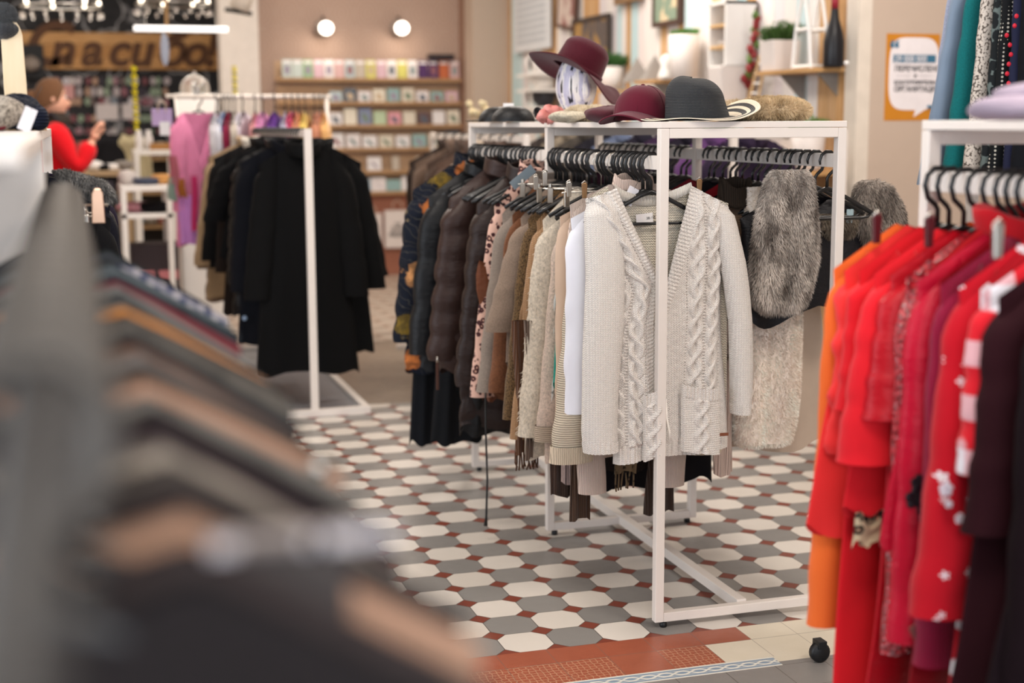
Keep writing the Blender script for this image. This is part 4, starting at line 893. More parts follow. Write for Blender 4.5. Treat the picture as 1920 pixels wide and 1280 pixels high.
# details on the red garments
def petal_flower(name,px,py,y,r,mat,label=None,parent=None,n=5,th=.003,cmat=None):
    p=PY(px,py,y); loc=p if not parent else tuple(p[i]-parent.location[i] for i in range(3)); root=parent
    mb=MB()
    for k in range(n):
        a=2*PI*k/n+.3; mb.blob((math.cos(a)*r*.6,0,math.sin(a)*r*.6),(r*.42,th,r*.42),seed=k,amp=.12,n=12,m=6)
    mb.blob((0,-.002,0),(r*.2,th*1.3,r*.2),amp=0,n=10,m=6)
    return mb.build(name,mat,root,loc=loc)
bl=[o for o in bpy.data.objects if o.get('label','').startswith('crimson blouse')][0]
tu=[o for o in bpy.data.objects if o.get('label','').startswith('red tunic printed')][0]
for (px,py,r) in ((1735,915,.03),(1715,935,.022),(1740,960,.026),(1752,985,.016),(1722,905,.018)): petal_flower('embroidered_flower',px,py,1.93,r*.8,plain('#120a14',.6),parent=bl)
for (px,py,r) in ((1785,920,.022),(1842,880,.02),(1832,940,.018),(1810,975,.016),(1790,948,.012)): petal_flower('appliqued_flower',px,py,1.82,r*.55,plain('#d9ccd6',.7),parent=tu)
garment('scarf','small beige leopard-print scarf end hanging among the red dresses','scarf',S('#b6a286','leopard','#191310'),PY(1632,985,2.10)[0],2.10,ZY(1632,955,2.10),ZY(1632,1018,2.10),ws=.03,wm=.032,wh=.03,th=.008,nk=.02,slope=.004,seed=66,nu=24,nv=12)
fs=thing('scarf','rose brown embroidered belt end low among the deep red dresses','belt end',PY(1715,1170,1.93)); flat(MB().box(-.012,.012,-.003,.003,-.045,0),'belt_tip',S('#8c4a44','fuzzy'),fs); fs.rotation_euler=(0,-.5,0)
hx=RX+.008; ysr=[2.25,2.215,2.17,2.125,2.08,2.045,2.02,1.99,1.955,1.93,1.90,1.88,1.86,1.815,1.79,1.765,1.73,1.69]
for i,y in enumerate(ysr):
    if False: hanger(hx,y,1.31,PI+random.uniform(-.1,.1),'slim metal clip hanger among the red garments','metal clip hangers on the red rack','clip'); continue
    hanger(hx,y,1.31,PI+random.uniform(-.1,.1),'black plastic hanger carrying a red garment on the right foreground rack','black hangers on the red rack',tilt=random.uniform(-.04,.04))
for px,py,y,lab,c in ((1642,420,2.2,'dark red hanger clip above the coral tunic',plain('#4a1218',.35)),(1740,425,2.04,'dark red hanger clip on the scarlet garments',plain('#4a1218',.35)),(1868,440,1.75,'grey metal clip nearest the right edge of the photo',METAL)): 
    b=bclip(px,py,y,lab,c); b.scale=(1.1,1.1,1.2)
# knitted lilac garment on its shelf
kn=thing('folded_sweater','folded lilac ribbed knit lying on the shelf of the red rack','folded sweater',(PY(1890,226,1.85)[0]+.04,1.85,ST))
lil=cloth('#c9b6c9','hrib',scale=2.2)
MB().blob((0,0,.018),(.10,.08,.018),seed=2,amp=.05,n=36,m=14,sq=.6).build('body',lil,kn); MB().blob((.03,0,.04),(.075,.06,.016),seed=3,amp=.08,n=30,m=12,sq=.6).build('upper_fold',lil,kn)
# black plastic foot/caster near the hem
cs=thing('caster','black plastic trouser-hanger hook lying at the foot of the red dresses','floor caster',GZ(1536,1240)); cs.location.z=.0
MB().lathe([(.022,-.012),(.027,-.008),(.027,.008),(.022,.012)],20,M=Matrix.Rotation(PI/2,4,'X'),c=(0,0,.027)).build('wheel',BLACKM,cs); flat(MB().box(-.012,.012,-.018,.018,.04,.06),'fork',BLACKM,cs)
cs['label']='small black floor caster beside the orange and red dresses'

# ================================================================ HIGH RAIL ON THE RIGHT (blue, teal, patterned)
tr=thing('tall_rail','tall white clothes rail carrying the blue and teal garments behind the red rack','clothes rail',(2.80,3.1,0))
for y in (-.15,.9): flat(MB().box(-.015,.015,y,y+.03,0,2.06),'post',WHITE,tr); flat(MB().box(-.25,.25,y,y+.03,0,.03),'foot_bar',WHITE,tr)
MB().tube([(0,-.17,2.045),(0,.95,2.045)],.0125,12,up=(1,0,0)).build('rail',WHITE,tr)
def hy(px,w): d=ray(px,120); return (2.80-w)/(d[0]/d[1])
hg=[(1737,.27,320,'pale blue cotton blouse, leftmost on the tall rail','blouse',S('#77879a','plain'),.62,.052),
 (1746,.235,330,'light grey-blue denim shirt with ruffled seams','shirt',S('#989fb4','wool'),.62,.05),
 (1762,.2,300,'dark navy cardigan between the grey-blue shirt and the teal jumper','cardigan',S('#242a3c','knit'),.6,.045),
 (1773,.25,292,'teal green fine-knit jumper','jumper',S('#0e6668','wool'),.58,.075),
 (1815,.215,305,'cream blouse with a dense grey sprig print','blouse',S('#c9bfb4','ditsy','#5d544d',scale=1.8),.6,.055),
 (1850,.19,320,'black lace blouse with grey flowers','blouse',S('#1c2022','ditsy','#5f6a68',scale=.5),.6,.045),
 (1872,.18,330,'black blouse with fine white dots','blouse',S('#141618','dots','#b9b4a8',scale=3),.6,.04),
 (1890,.19,330,'navy dress scattered with red berries','dress',S('#20233a','ditsy','#20233a'),.6,.06),
 (1912,.18,340,'black dress at the right end of the tall rail','dress',S('#0e0f14','plain'),.6,.05)]
for i,(px,w,pyb,lab,cat,mt,sl,rx) in enumerate(hg):
    y=hy(px,w)-.0; g=garment(cat,lab,cat,mt,2.80,y,1.93,ZY(px,pyb,y),ws=.16,wm=.155,wh=.165,th=.017,sl=sl,rx=rx,ry=.024,cuff=.042,splay=w-.150,seed=80+i,slope=.09,rz=random.uniform(-.04,.04))
    hanger(2.80,y,2.058,random.uniform(-.05,.05),'black hanger holding the '+' '.join(lab.split(',')[0].split()[:5])+' on the tall rail',None)
    if 'berries' in lab:
        for q in range(9):
            p=PY(1893+random.uniform(-8,14),30+q*18,y-.04); MB().blob((p[0]-2.8,p[1]-y,p[2]-1.93),(.007,.004,.007),amp=.05,n=10,m=6).build('berry',plain('#c01f35',.5),g)
# ================================================================ LEFT FOREGROUND RACK (blurred)
nr=thing('clothes_rack','blurred white rack with a side panel in the left foreground, hung with dark jackets','clothes rack',(-.04,.3,0))
flat(MB().box(-.34,0,1.86,1.9,0,1.365),'side_panel',WHITE,nr,bevel=.002)
flat(MB().box(-.6,0,.95,1.9,1.365,1.385),'shelf',WHITE,nr,bevel=.002)
MB().tube([(.022,-.42,1.298),(.022,1.87,1.298)],.011,12,up=(1,0,0)).build('rail',BLACKM,nr); flat(MB().box(-.04,0.03,-.44,-.4,0,1.33),'post',WHITE,nr); flat(MB().box(-.35,.05,-.44,-.4,0,.03),'foot_bar',WHITE,nr); flat(MB().box(-.6,-.56,.95,.99,0,1.365),'post',WHITE,nr)
NX=-.018
near=[('#262829','denim','charcoal denim jacket at the far end of the foreground rack'),('#3a3d42','wool','slate wool blazer with a light stripe'),('#1b1c1e','leather','black leather jacket with a sheen'),
('#3f4447','denim','faded grey denim shirt'),('#596063','plain','mid grey cotton jacket'),('#2b3034','denim','blue-black denim jacket'),('#68282e','plain','dull crimson shirt glowing between grey ones'),('#777672','plain','pale grey linen jacket'),
('#1f1e20','leather','black coated jacket behind the orange one'),('#4a4a48','denim','washed grey jacket next to the orange one'),('#c78446','plain','orange tan suede jacket, the brightest on the foreground rack'),('#3b332d','leather','dark brown leather jacket'),('#55504a','denim','taupe denim jacket'),
('#2c2c2d','plain','charcoal jacket with metal snap buttons'),('#5d3f2e','leather','rust brown leather jacket'),('#6a6460','denim','grey stone-washed jacket with a pale trim band'),('#37302c','plain','dark taupe jacket'),('#a5806a','plain','peach beige jacket low in the foreground'),('#6f6a64','denim','ash grey denim jacket close to the camera'),('#231f1f','plain','black jacket in the nearest corner'),('#34282a','wool','dark plum jacket near the camera'),('#8f8478','denim','pale stone denim jacket near the lower edge'),('#4c4540','plain','umber cotton jacket near the lower edge'),('#2b2526','wool','black wool jacket near the lower edge'),('#b08a72','plain','tan jacket above the lower edge'),('#3c3433','plain','dark grey jacket nearest the camera'),('#1f1b1c','wool','black jacket nearest the camera')]
ny=[2.10,2.03,1.96,1.89,1.82,1.75,1.68,1.62,1.55,1.49,1.43,1.37,1.31,1.25,1.19,1.13,1.07,1.01,.95,.90,.85,.80,.75,.70,.65,.60,.55]
nro=[]
for i,((c,k,lab),y) in enumerate(zip(near,ny)):
    ws=.20+.004*math.sin(i*1.7)
    g=garment('jacket',lab+(', on the blurred rack in the left foreground' if 'foreground' not in lab else ''),'jacket',cloth(c,k),NX,y,1.225,.42+.05*math.sin(i*2.1),ws=ws,wm=.2,wh=.21,th=.026,nk=.06,neck=.02,slope=.088+.008*math.sin(i),sl=.55,rx=.055,ry=.03,cuff=.05,splay=-.01,seed=100+i,nu=32,nv=22,fold=.006); nro.append(g)
    hanger(NX,y,1.31,random.uniform(-.08,.08),'metal-hooked hanger in the blurred row of hooks on the foreground rack','hangers on the foreground rack','steel')
# bright bits: plaid shirt shoulder, snaps, peach label
pc=garment('shirt','blue and white plaid shirt poking out among the grey foreground jackets','shirt',cloth('#343b5a','plaid','#a9a3a6',scale=1.6),NX+.01,1.925,1.225,.55,ws=.198,wm=.19,wh=.19,th=.02,nk=.06,slope=.085,seed=140,sl=.3,rx=.055,ry=.03,cuff=.06,splay=.0)
for i,(px,py,y,r) in enumerate([(596,880,.98,.007),(632,935,.96,.007),(205,812,.97,.008),(128,925,.9,.009),(118,515,1.9,.006),(770,1190,.72,.008)]):
    p=PY(px,py,y); j=min(range(len(ny)),key=lambda q:abs(ny[q]-y)); MB().blob((0,0,0),(r,.004,r),amp=0,n=14,m=8).build('snap_button',METAL,nro[j],loc=tuple(p[q]-nro[j].location[q] for q in range(3)))

q0=PY(392,1042,.60); q1=PY(700,990,.60); wb_=thing('trousers','pale grey striped trouser waistband lying across the foreground jackets','trousers',(q0[0],.60,q0[2])); WW=q1[0]-q0[0]; WH=q1[2]-q0[2]
flat(MB().box(0,WW,0,.014,0,WH),'waistband',cloth('#7d736f','plain'),wb_)
flat(MB().box(.01,WW-.01,.004,.014,-.16,0),'trouser_leg',cloth('#4c4542','plain'),wb_)
for xx,ww in ((0,.012),(.040,.010),(.068,.012),(WW-.028,.026)): flat(MB().box(xx,xx+ww,-.002,0,0,WH),'stripe',cloth('#c9c3c6','plain'),wb_,bevel=0)
# ================================================================ SECOND LEFT RACK (with hats on top, sharp)
sx=-.062
sr=thing('clothes_rack','pale rack behind the foreground one, with knitted hats on its shelf at the left edge','clothes rack',(sx,2.95,0))
flat(MB().box(-.56,0,0,1.9,1.365,1.387),'shelf',WHITE,sr,bevel=.002)
for y in (0.0,1.86):
    for xa in (-.56,-.03): flat(MB().box(xa,xa+.03,y,y+.03,0,1.365),'post',WHITE,sr)
    flat(MB().box(-.53,-.03,y,y+.03,.0,.03),'foot_bar',WHITE,sr)
flat(MB().box(-.08,-.066,.03,1.86,1.272,1.31),'rail',WHITE,sr)
bk=['black wool coat nearest on the rack behind the foreground one','black trousers on a silver clip hanger','black skirt with fringe','black jacket with a grey fleece collar','black dress deep in the left rack','dark navy coat deep in the left rack','black raincoat deep in the left rack','dark purple jacket deep in the left rack']
cc=['#0c0c0e','#101013','#0f0f11','#141416','#0d0d10','#14151f','#111114','#221a2c']
for i,l in enumerate(bk):
    y=3.06+.13*i; garment(['coat','trousers','skirt','jacket','dress','coat','raincoat','jacket'][i],l,['coat','trousers','skirt','jacket','dress','coat','raincoat','jacket'][i],cloth(cc[i],'wool' if i not in(6,) else 'nylon'),sx-.07,y,[1.235,1.21,1.24,1.262,1.25,1.28,1.28,1.28][i],.5-.03*(i%3),ws=[.2,.17,.18,.21,.2,.215,.22,.225][i],wm=.21,wh=.25,th=.03,nk=.06,neck=.02,slope=[.09,.02,.05,.08,.07,.07,.07,.06][i],sl=0 if i in(1,2) else .55,rx=.055,ry=.026,cuff=.05,splay=.02,seed=150+i,collar=(.05,cloth('#3a3a3a','fuzzy'),'roll') if i==3 else None)
    hanger(sx-.073,y,1.31,random.uniform(-.06,.06),['black plastic hanger','silver clip hanger','silver clip hanger','black plastic hanger'][i%4]+' on the rack behind the foreground one',('silver' if i%4 in(1,2) else 'black')+' hangers on the rack with hats','clip' if i%4 in(1,2) else 'plastic')
gf=fur_panel('fur_collar_strip','grey and black shaggy fur collar slanting across the black clothes','fur collar',[(318,98,118),(332,112,160),(345,130,200),(358,160,208),(376,185,212)],3.42,'#2a2a2a','#8d8a86',n=5000,seed=41,fl=.014,th=.02)
p=PY(183,372,3.02); t=thing('hanger_clip','large silver trouser clip hanging over the black trousers','clip',p); b=MB().prism([(-.013,-.05),(.013,-.05),(.011,.01),(.006,.02),(-.006,.02),(-.011,.01)],-.006,.006); flat(b,'jaw',plain('#c9a58c',.3,.5,.9),t); MB().tube([(-.3,0,-.013),(.02,0,-.013)],.003,6).build('crossbar',METAL,t)
# hats on that shelf
HT=1.387
tag(MB().blob((0,0,.036),(.05,.06,.034),seed=21,amp=.06,n=36,m=18).build('knit_beanie',cloth('#b9aea0','tweed','#4f483f',scale=.5),loc=(PY(-6,200,3.02)[0],3.02,HT)),'chunky oatmeal knitted beanie at the left edge','beanie')
nb_=thing('knit_beanie','navy blue knitted beanie with a white swing label','beanie',(PY(40,200,3.22)[0],3.22,HT)); MB().blob((-.01,0,.038),(.055,.07,.036),seed=22,amp=.08,n=36,m=18).build('body',cloth('#151b2b','knit',scale=.5),nb_); MB().blob((.032,-.01,.028),(.022,.05,.026),seed=23,amp=.06,n=26,m=14).build('cuff',cloth('#1b2236','hrib'),nb_)
p=PY(60,212,3.0); price_tag(p[0],3.0,HT+.045,-.25,.2,'white swing label leaning from the navy beanie','#e8e6ec',.025,.05,ry=.45)
tag(flat(MB().box(-.05,.05,-.04,.04,0,.012),'wooden_tray',wood('#d9bb94','#c7a378'),loc=(-.10,3.25,HT)),'small plywood tray end under the navy beanie','tray')
bw=thing('hair_bow','dark red fabric bow squeezed under the oatmeal beanie','bow',(-.155,2.99,HT+.012)); 
for s in(-1,1): MB().blob((s*.018,0,0),(.016,.01,.011),seed=4,amp=.1,n=14,m=8).build('loop',cloth('#6b1a26','plain'),bw)
mi=thing('shop_mirror','rounded plywood hat stand board at the left edge','display board',(PY(24,100,3.36)[0],3.36,HT))
pts=[(-.09,0)]+[(-.10+.0,.10)]
poly=[(-.020,-.0),(.026,.0),(.025,.10)]+[(.0+.0225*math.cos(a),.195+.045*math.sin(a)) for a in [i*PI/12 for i in range(0,13)]]+[(-.0225,.10)]
flat(MB().prism(poly,0,.012),'board',wood('#e5d3b6','#d9c39f',1,axis='Z'),mi); flat(MB().box(-.04,.03,-.03,.05,0,.012),'base',wood('#e5d3b6','#d9c39f'),mi)
pm=thing('pompom_hat','dark grey hat with a big grey pompom on top of the display board','hat',(PY(8,40,3.36)[0],3.37,HT+.205)); MB().blob((0,0,.045),(.024,.024,.024),seed=3,amp=.03,n=24,m=14).build('pompom',cloth('#5c5e60','fuzzy'),pm); add_fur(pm.children[0],cloth('#6a6c6e','fuzzy'),4000,.007,0,.0006,3,out='center'); MB().blob((0,0,.012),(.032,.036,.02),seed=5,amp=.05).build('crown',cloth('#3c3e42','knit'),pm)

# ================================================================ BLACK COAT RACK
CX=1.06
cr_=thing('coat_rack','cream single-post coat rail full of black coats, with a rectangular floor frame','clothes rack',(CX,6.73,0))
flat(MB().box(-.018,.018,-.015,.015,.0,1.375),'post',WHITE,cr_,bevel=.003); flat(MB().box(-.018,.018,2.1,2.13,.0,1.375),'post',WHITE,cr_,bevel=.003)
for y in(-.02,2.1): flat(MB().box(-.27,.27,y,y+.04,0,.035),'floor_bar',WHITE,cr_)
for x in(-.27,.235): flat(MB().box(x,x+.035,.02,2.1,0,.035),'floor_bar',WHITE,cr_)
flat(MB().box(-.235,.235,.02,2.1,.004,.018),'base_board',plain('#6d7076',.35,.4),cr_)
flat(MB().box(-.01,.01,.015,2.1,1.335,1.37),'rail',WHITE,cr_)
cl=[('coat','long black wool coat with a round button at the collar, frontmost on the coat rail','#060607','wool',6.88,.215,1.10,.62,.08,.0),
('coat','black belted trench coat directly behind the frontmost coat','#08090b','wool',7.0,.235,1.02,.60,.10,.07),
('coat','black hooded coat with turned-up cuffs','#08080a','wool',7.12,.22,.98,.55,.12,.10),
('coat','midnight blue long coat with a large pale button','#0b0d15','wool',7.26,.24,1.0,.62,.06,-.02),
('coat','black knitted coat with bell sleeves','#09090c','wool',7.42,.23,.9,.6,.07,0),
('down coat','black down coat with quilted sleeves','#0b0a0e','nylon',7.6,.24,.9,.62,.06,0),
('jacket','black short-sleeved bolero with pointed cuffs','#0a0a0d','wool',7.85,.25,.6,.30,.12,-.03),
('coat','dark brown coat in the middle of the coat rail','#1b1412','wool',8.05,.23,.95,.6,.06,-.03),
('coat','black coat with a white fur collar','#0d0d10','wool',8.25,.25,.7,.55,.08,-.05),
('coat','sand-coloured coat with fur shoulder far back on the coat rail','#a58b6c','fuzzy',8.5,.25,.9,.6,.10,-.05),
('down coat','taupe brown ribbed-sleeve down coat, farthest on the coat rail','#6f5c4d','nylon',8.7,.26,.95,.64,.08,-.03)]
for i,(n,lab,c,k,y,ws,L,sl,sp_,dx) in enumerate(cl):
    g=garment(n.replace(' ','_'),lab,n,cloth(c,k),CX+dx,y,1.29,1.29-L,ws=ws,wm=ws*.98,wh=ws*1.18,th=.045,nk=.07,neck=.03,slope=.085,sl=sl,rx=.07,ry=.045,cuff=.065,splay=sp_,seed=200+i,nu=36,nv=24,fold=.014,puff=.012 if 'down' in n else 0,npuff=9,collar=(.06,cloth('#d9d2c8','fuzzy') if 'white fur' in lab else cloth(c,k),'roll'),buttons=(1,-.10,-.1,plain('#1a1a1d',.3),.022,.02) if i==0 else ((1,-.86,-.86,plain('#8fa3bd',.4),.012,-.25) if i==3 else None))
for i in range(22): hanger(CX,6.90+.085*i,1.37,random.uniform(-.08,.08),'black plastic hanger on the cream coat rail','black hangers on the coat rail')
# ================================================================ PINK RACK (far)
fy_=8.95
a=PY(327,181,fy_); b=PY(612,181,fy_); zr=a[2]
pr=thing('clothes_rail','white tubular rail of pastel cardigans behind the coat rack','clothes rail',(a[0],fy_,0)); W_=b[0]-a[0]
for x in(0,W_): MB().tube([(x,0,0.02),(x,0,zr)],.013,10).build('post',WHITE,pr); MB().tube([(x,-.25,.02),(x,.25,.02)],.013,10,up=(0,0,1)).build('foot',WHITE,pr)
MB().tube([(-.05,0,zr),(W_+.03,0,zr)],.014,10).build('rail',WHITE,pr)
pk=[('#ff9ac6','knit','pink V-neck cardigan'),('#e2dfe6','knit','white jumper'),('#cfd0da','plain','pale grey blouse'),('#5e77a3','plain','blue shirt'),('#7d1338','satin','dark crimson blouse'),('#d9cfc2','knit','ecru cardigan'),('#dcd6e2','plain','lilac white shirt'),('#e8a2a6','knit','salmon jumper'),('#df8fc0','plain','candy pink top'),('#5d2a86','satin','violet satin dress'),('#b3b0c6','plain','grey lilac shirt'),('#d13f74','plain','magenta blouse'),('#e79a76','knit','peach cardigan'),('#d9bd66','plain','mustard yellow blouse'),('#e09a7a','knit','apricot jumper'),('#c88a73','plain','terracotta rose blouse'),('#e0ae72','plain','light orange scarf top')]
for i,(c,k,l) in enumerate(pk):
    px=[372,405,418,425,432,440,455,478,492,515,535,548,560,572,590,600,609][i]; xx=PY(px,200,fy_)[0]
    name=l.split()[-1]
    garment(name,l+' on the pastel rail'+(', leftmost, facing the camera' if i==0 else ''),name,cloth(c,k),xx,fy_+(-.02 if i==0 else 0),zr-.09,zr-.09-(.62 if i else .80),ws=.185,wm=.17,wh=.18,th=.024,neck=.28 if i==0 else .05,nk=.06 if i else .09,sl=.52,rx=.055,ry=.028,cuff=.05,splay=.0,seed=230+i,rz=(.35 if i==0 else 1.25+random.uniform(-.15,.15)),nu=28,nv=16,slope=.06)
    hanger(xx,fy_,zr+.012,.35 if i==0 else 1.3,'dark hanger on the pastel cardigan rail','dark hangers on the pastel rail')
hang_strip(337,374,366,458,8.85,'orchid pink scarf hanging under the pink cardigan','scarf',cloth('#c98bd6','plain'),seed=21)
hang_strip(361,372,330,432,8.78,'narrow deep pink scarf beside the orchid one','scarf',cloth('#c2306a','plain'),seed=22)
hang_strip(323,334,184,330,8.88,'black scarf tied to the left post of the pastel rail','scarf',cloth('#17151a','wool'),seed=23)
for a_,b_,c_,d_,col_,l_ in ((315,333,332,376,'#7d8f86','sage green tote bag hanging low on the left post of the pastel rail'),(334,351,335,370,'#9a5a26','rust brown pouch beside the sage bag'),(316,337,292,346,'#a45a66','rose patterned scarf above the sage bag')):
    hang_strip(a_,b_,c_,d_,8.76,l_,'bag' if 'scarf' not in l_ else 'scarf',cloth(col_,'plain'),name='bag' if 'scarf' not in l_ else 'scarf',th=.025,taper=.7,seed=a_)
def giftbag(px,py0,py1,w,y,c,label,handle=True,text=None):
    p=PY(px,py1,y); t_=PY(px,py0,y); h=t_[2]-p[2]; t=thing('paper_bag',label,'paper bag',p)
    b=MB().box(-w/2,w/2,-.03,.03,0,h); flat(b,'body',plain(c,.7,var=.02),t,bevel=.002)
    if handle: MB().tube([(-w*.2,-.031,h-.02),(-w*.18,-.031,h+w*.28),(0,-.031,h+w*.42),(w*.18,-.031,h+w*.28),(w*.2,-.031,h-.02)],.0035,6,up=(0,1,0)).build('handle',plain('#d8c3b0'),t)
    if text:
        for s,z,sz in text: text_obj(s,sz,BLACKM,t,(0,-.0315,z*h),align='CENTER',offset=.001)
    return t
giftbag(304,204,236,.11,8.3,'#bfa7d2','small lilac gift bag hanging left of the pastel rail')
p=PY(309,238,8.22); price_tag(p[0],p[1],PY(309,228,8.22)[2],0,0,'white tag below the lilac gift bag','#f0eef2',.055,.075)
# ================================================================ BACK WALL WITH CARD SHELVES
ORD=['top','second','third','fourth','fifth','sixth']
rows=[(151,521,870,112),(195,608,868,165),(238,608,872,203),(281,608,872,247),(324,640,872,292),(363,660,872,331)]
names={'#b9c4bf':'pale mint','#8fb08a':'leaf green','#c9a9b4':'dusty pink','#d9d2d2':'off-white','#a9b9bd':'grey-blue','#b5aa9c':'stone','#c9c46a':'lime and pink','#4a2a5a':'deep purple','#b5603a':'burnt orange','#c7a3a2':'rose','#55606c':'slate','#d8d0c0':'cream','#8aa9a8':'teal grey','#aebf9f':'sage green','#d898a2':'candy pink','#5f4a4c':'plum brown','#7d86a0':'blue violet','#dcd8d8':'white','#cfc6b6':'ivory','#96a8b5':'sky grey'}
rowcols=[['#b9c4bf','#b9c4bf','#8fb08a','#c9a9b4','#d9d2d2','#c7a3a2','#a9b9bd','#b5aa9c','#c9c46a','#c9a9b4','#d9d2d2','#c9c46a','#d9d2d2','#4a2a5a','#4a2a5a','#b5603a','#c7a3a2'],
['#a9b9bd','#55606c','#d9d2d2','#d8d0c0','#8aa9a8','#cfc6b6','#d9d2d2','#8aa9a8','#c9a9b4'],['#dcd8d8','#d8d0c0','#7d86a0','#aebf9f','#d898a2','#cfc6b6','#5f4a4c','#dcd8d8','#d8d0c0'],
['#dcd8d8','#d9d2d2','#dcd8d8','#cfc6b6','#dcd8d8','#8aa9a8','#d8d0c0','#55606c'],['#dcd8d8','#b5aa9c','#cfc6b6','#d9d2d2'],['#96a8b5','#d9d2d2','#8aa9a8','#dcd8d8','#d8d0c0','#96a8b5','#cfc6b6']]
shm=wood('#b08d68','#96734f')
for r,(yb,x0,x1,yt) in enumerate(rows):
    zb=ZY(700,yb,YB-.1); zt_=ZY(700,yt,YB-.1); A=PY(x0-3,yb,YB-.1)[0]; B=PY(x1+3,yb,YB-.1)[0]; xs=A if r==0 else PY(521,yb,YB-.1)[0]
    sh=thing('card_shelf',ORD[r]+' narrow wooden card shelf on the patterned back wall','wall shelf',(xs,YB-.12,zb)); flat(MB().box(0,min(B,3.46)-xs,0,.12,-.012,0),'board',shm,sh); flat(MB().box(0,min(B,3.46)-xs,0,.008,0,.022),'lip',shm,sh)
    flat(MB().box(0,min(B,3.46)-xs,.113,.118,0,.17),'backing',plain('#c2a283',.7),sh)
    n=len(rowcols[r]); 
    if r==4: xsl=[702,712,746,845]
    for i,c in enumerate(rowcols[r]):
        px=(x0+8)+(x1-x0-16)*(i+.5)/n if r!=4 else [702,742,792,850][i]
        w=(B-A)/n*(.86 if r in(0,5) else .78) if r!=4 else .10; 
        if r==4: w=[.13,.07,.12,.13][i]
        x=PY(px,yb,YB-.09)[0]; 
        if x+w/2>3.46: x=3.45-w/2
        h=(zt_-zb)*(1 if r in(0,) else random.uniform(.78,1.02)); kind='magazine' if r==0 else 'greeting card'
        t=thing(kind.replace(' ','_'),f'{names[c]} {kind} on the {ORD[r]} wall shelf, number {i+1} from the left' ,kind,(x,YB-.105,zb)); t.rotation_euler=(-.12,0,0)
        t['label']=f'{names[c]} {kind}, {["first","second","third","fourth","fifth","sixth","seventh","eighth","ninth","tenth","eleventh","twelfth","thirteenth","fourteenth","fifteenth","sixteenth","seventeenth"][i]} from the left on the {ORD[r]} shelf of the back wall'
        flat(MB().box(-w/2,w/2,0,.006,0,h),'cover',plain(c,.5,var=.04),t,bevel=0)
        if i%2==0 or r in(1,3,5):
            mc=random.choice(['#7d8c8c','#8a5a5e','#4f5a66','#b9a48a','#6f7f6c','#8f8396']); flat(MB().prism([(w*.28*math.cos(a+.3*r),h*.5+h*.25*math.sin(a)) for a in [k*PI/4 for k in range(8)]],-.0008,.0),'motif',plain(mc,.6),t,bevel=0)
        if r==0: flat(MB().box(-w*.4,w*.4,-.0008,0,h*.82,h*.93),'title_bar',plain('#efe9e9',.6),t,bevel=0)
def zb_(py): return ZY(700,py,YB-.05)
giftbag(745,394,464,.235,YB-.0615,'#d9d0cc','white paper carrier bag with black lettering on the terracotta panel, right one',text=[('ТЫ',.60,.035),('ЭТО',.44,.06),('ЛЮБИ',.30,.055)])
giftbag(697,400,466,.19,YB-.0615,'#d2c8c4','white paper carrier bag half hidden by the black coats, left one',text=[('МОЖНО',.52,.03),('БЫТЬ',.40,.03),('ЛЮБЫМ',.28,.03)])
for i,px in enumerate((608,750)):
    p=PY(px,52,YB-.10); t=thing('wall_lamp','round white-glowing wall spotlight above the card shelves, '+('left one' if i==0 else 'right one'),'wall lamp',p)
    e=NT('lamp_glow'); e.b.inputs['Emission Color'].default_value=srgb('#fff2e2'); e.b.inputs['Emission Strength'].default_value=5; e.b.inputs['Base Color'].default_value=(1,1,1,1)
    MB().blob((.012,-.03,-.005),(.062,.062,.058),amp=0,n=22,m=14).build('bulb',e.m,t)
    MB().lathe([(.075,-.02),(.07,.03),(.04,.06),(.015,.07)],24,M=Matrix.Rotation(-1.2,4,'X'),c=(-.012,.02,.0)).build('shade',plain('#8d7f76',.5),t)
    MB().tube([(0,.02,.05),(0,.06,.10),(0,.1,.10)],.008,8).build('arm',BLACKM,t)
    l=bpy.data.lights.new('wall_lamp_light','AREA'); l.shape='DISK'; l.size=.12; l.energy=1.0; l.color=(1,.86,.7); lo=bpy.data.objects.new('wall_lamp_light',l); COL.objects.link(lo); lo.location=(p[0],p[1]-.16,p[2]-.06); lo.rotation_euler=(.35,0,0)
tag(flat(MB().box(-.12,.12,0,.08,0,.05),'box',plain('#2a2226',.5),loc=(3.28,YB-.12,ZY(842,112,YB-.1)+.0)),'black box lying on the magazines at the right end of the top shelf','box')
# ================================================================ CHALKBOARD WALL
p0=PY(34,129,YC-.06); p1=PY(421,64,YC-.06)
sg_=thing('wooden_sign','long pine board sign with dark cursive letters and an exclamation mark','sign',(p0[0],YC-.06,p0[2])); SW=p1[0]-p0[0]; SH=p1[2]-p0[2]
for k in range(3): flat(MB().box(0,SW,0,.05,SH*k/3+.002,SH*(k+1)/3-.001),'board',wood(['#c99a63','#c08f57','#cfa26c'][k],['#a9773f','#a2713b','#b3834c'][k]),sg_)
lm=plain('#5a3a22',.6)
for s,px,sz in (('С',48,1.5),('п',98,1.15),('а',156,1.15),('с',206,1.15),('и',246,1.15),('б',300,1.15),('о',345,1.15),('!',385,1.25)):
    s2={'С':'C','п':'n','а':'a','с':'c','и':'u','б':'ϐ','о':'o'}.get(s,s)
    if s=='б': s2='б'
    x=PY(px,100,YC-.07)[0]-p0[0]; text_obj(s2,.385*sz,lm,sg_,(x-.03,-.003,SH*.12),shear=.25,offset=.016,extrude=.004,name='letter')
tag(flat(MB().box(-.105,.105,0,.05,0,.31),'hat_display',plain('#151517',.5),loc=(PY(62,146,YC-.15)[0],YC-.11,ZY(62,146,YC-.15))),'black rectangular panel overlapping the left end of the wooden sign','display panel')
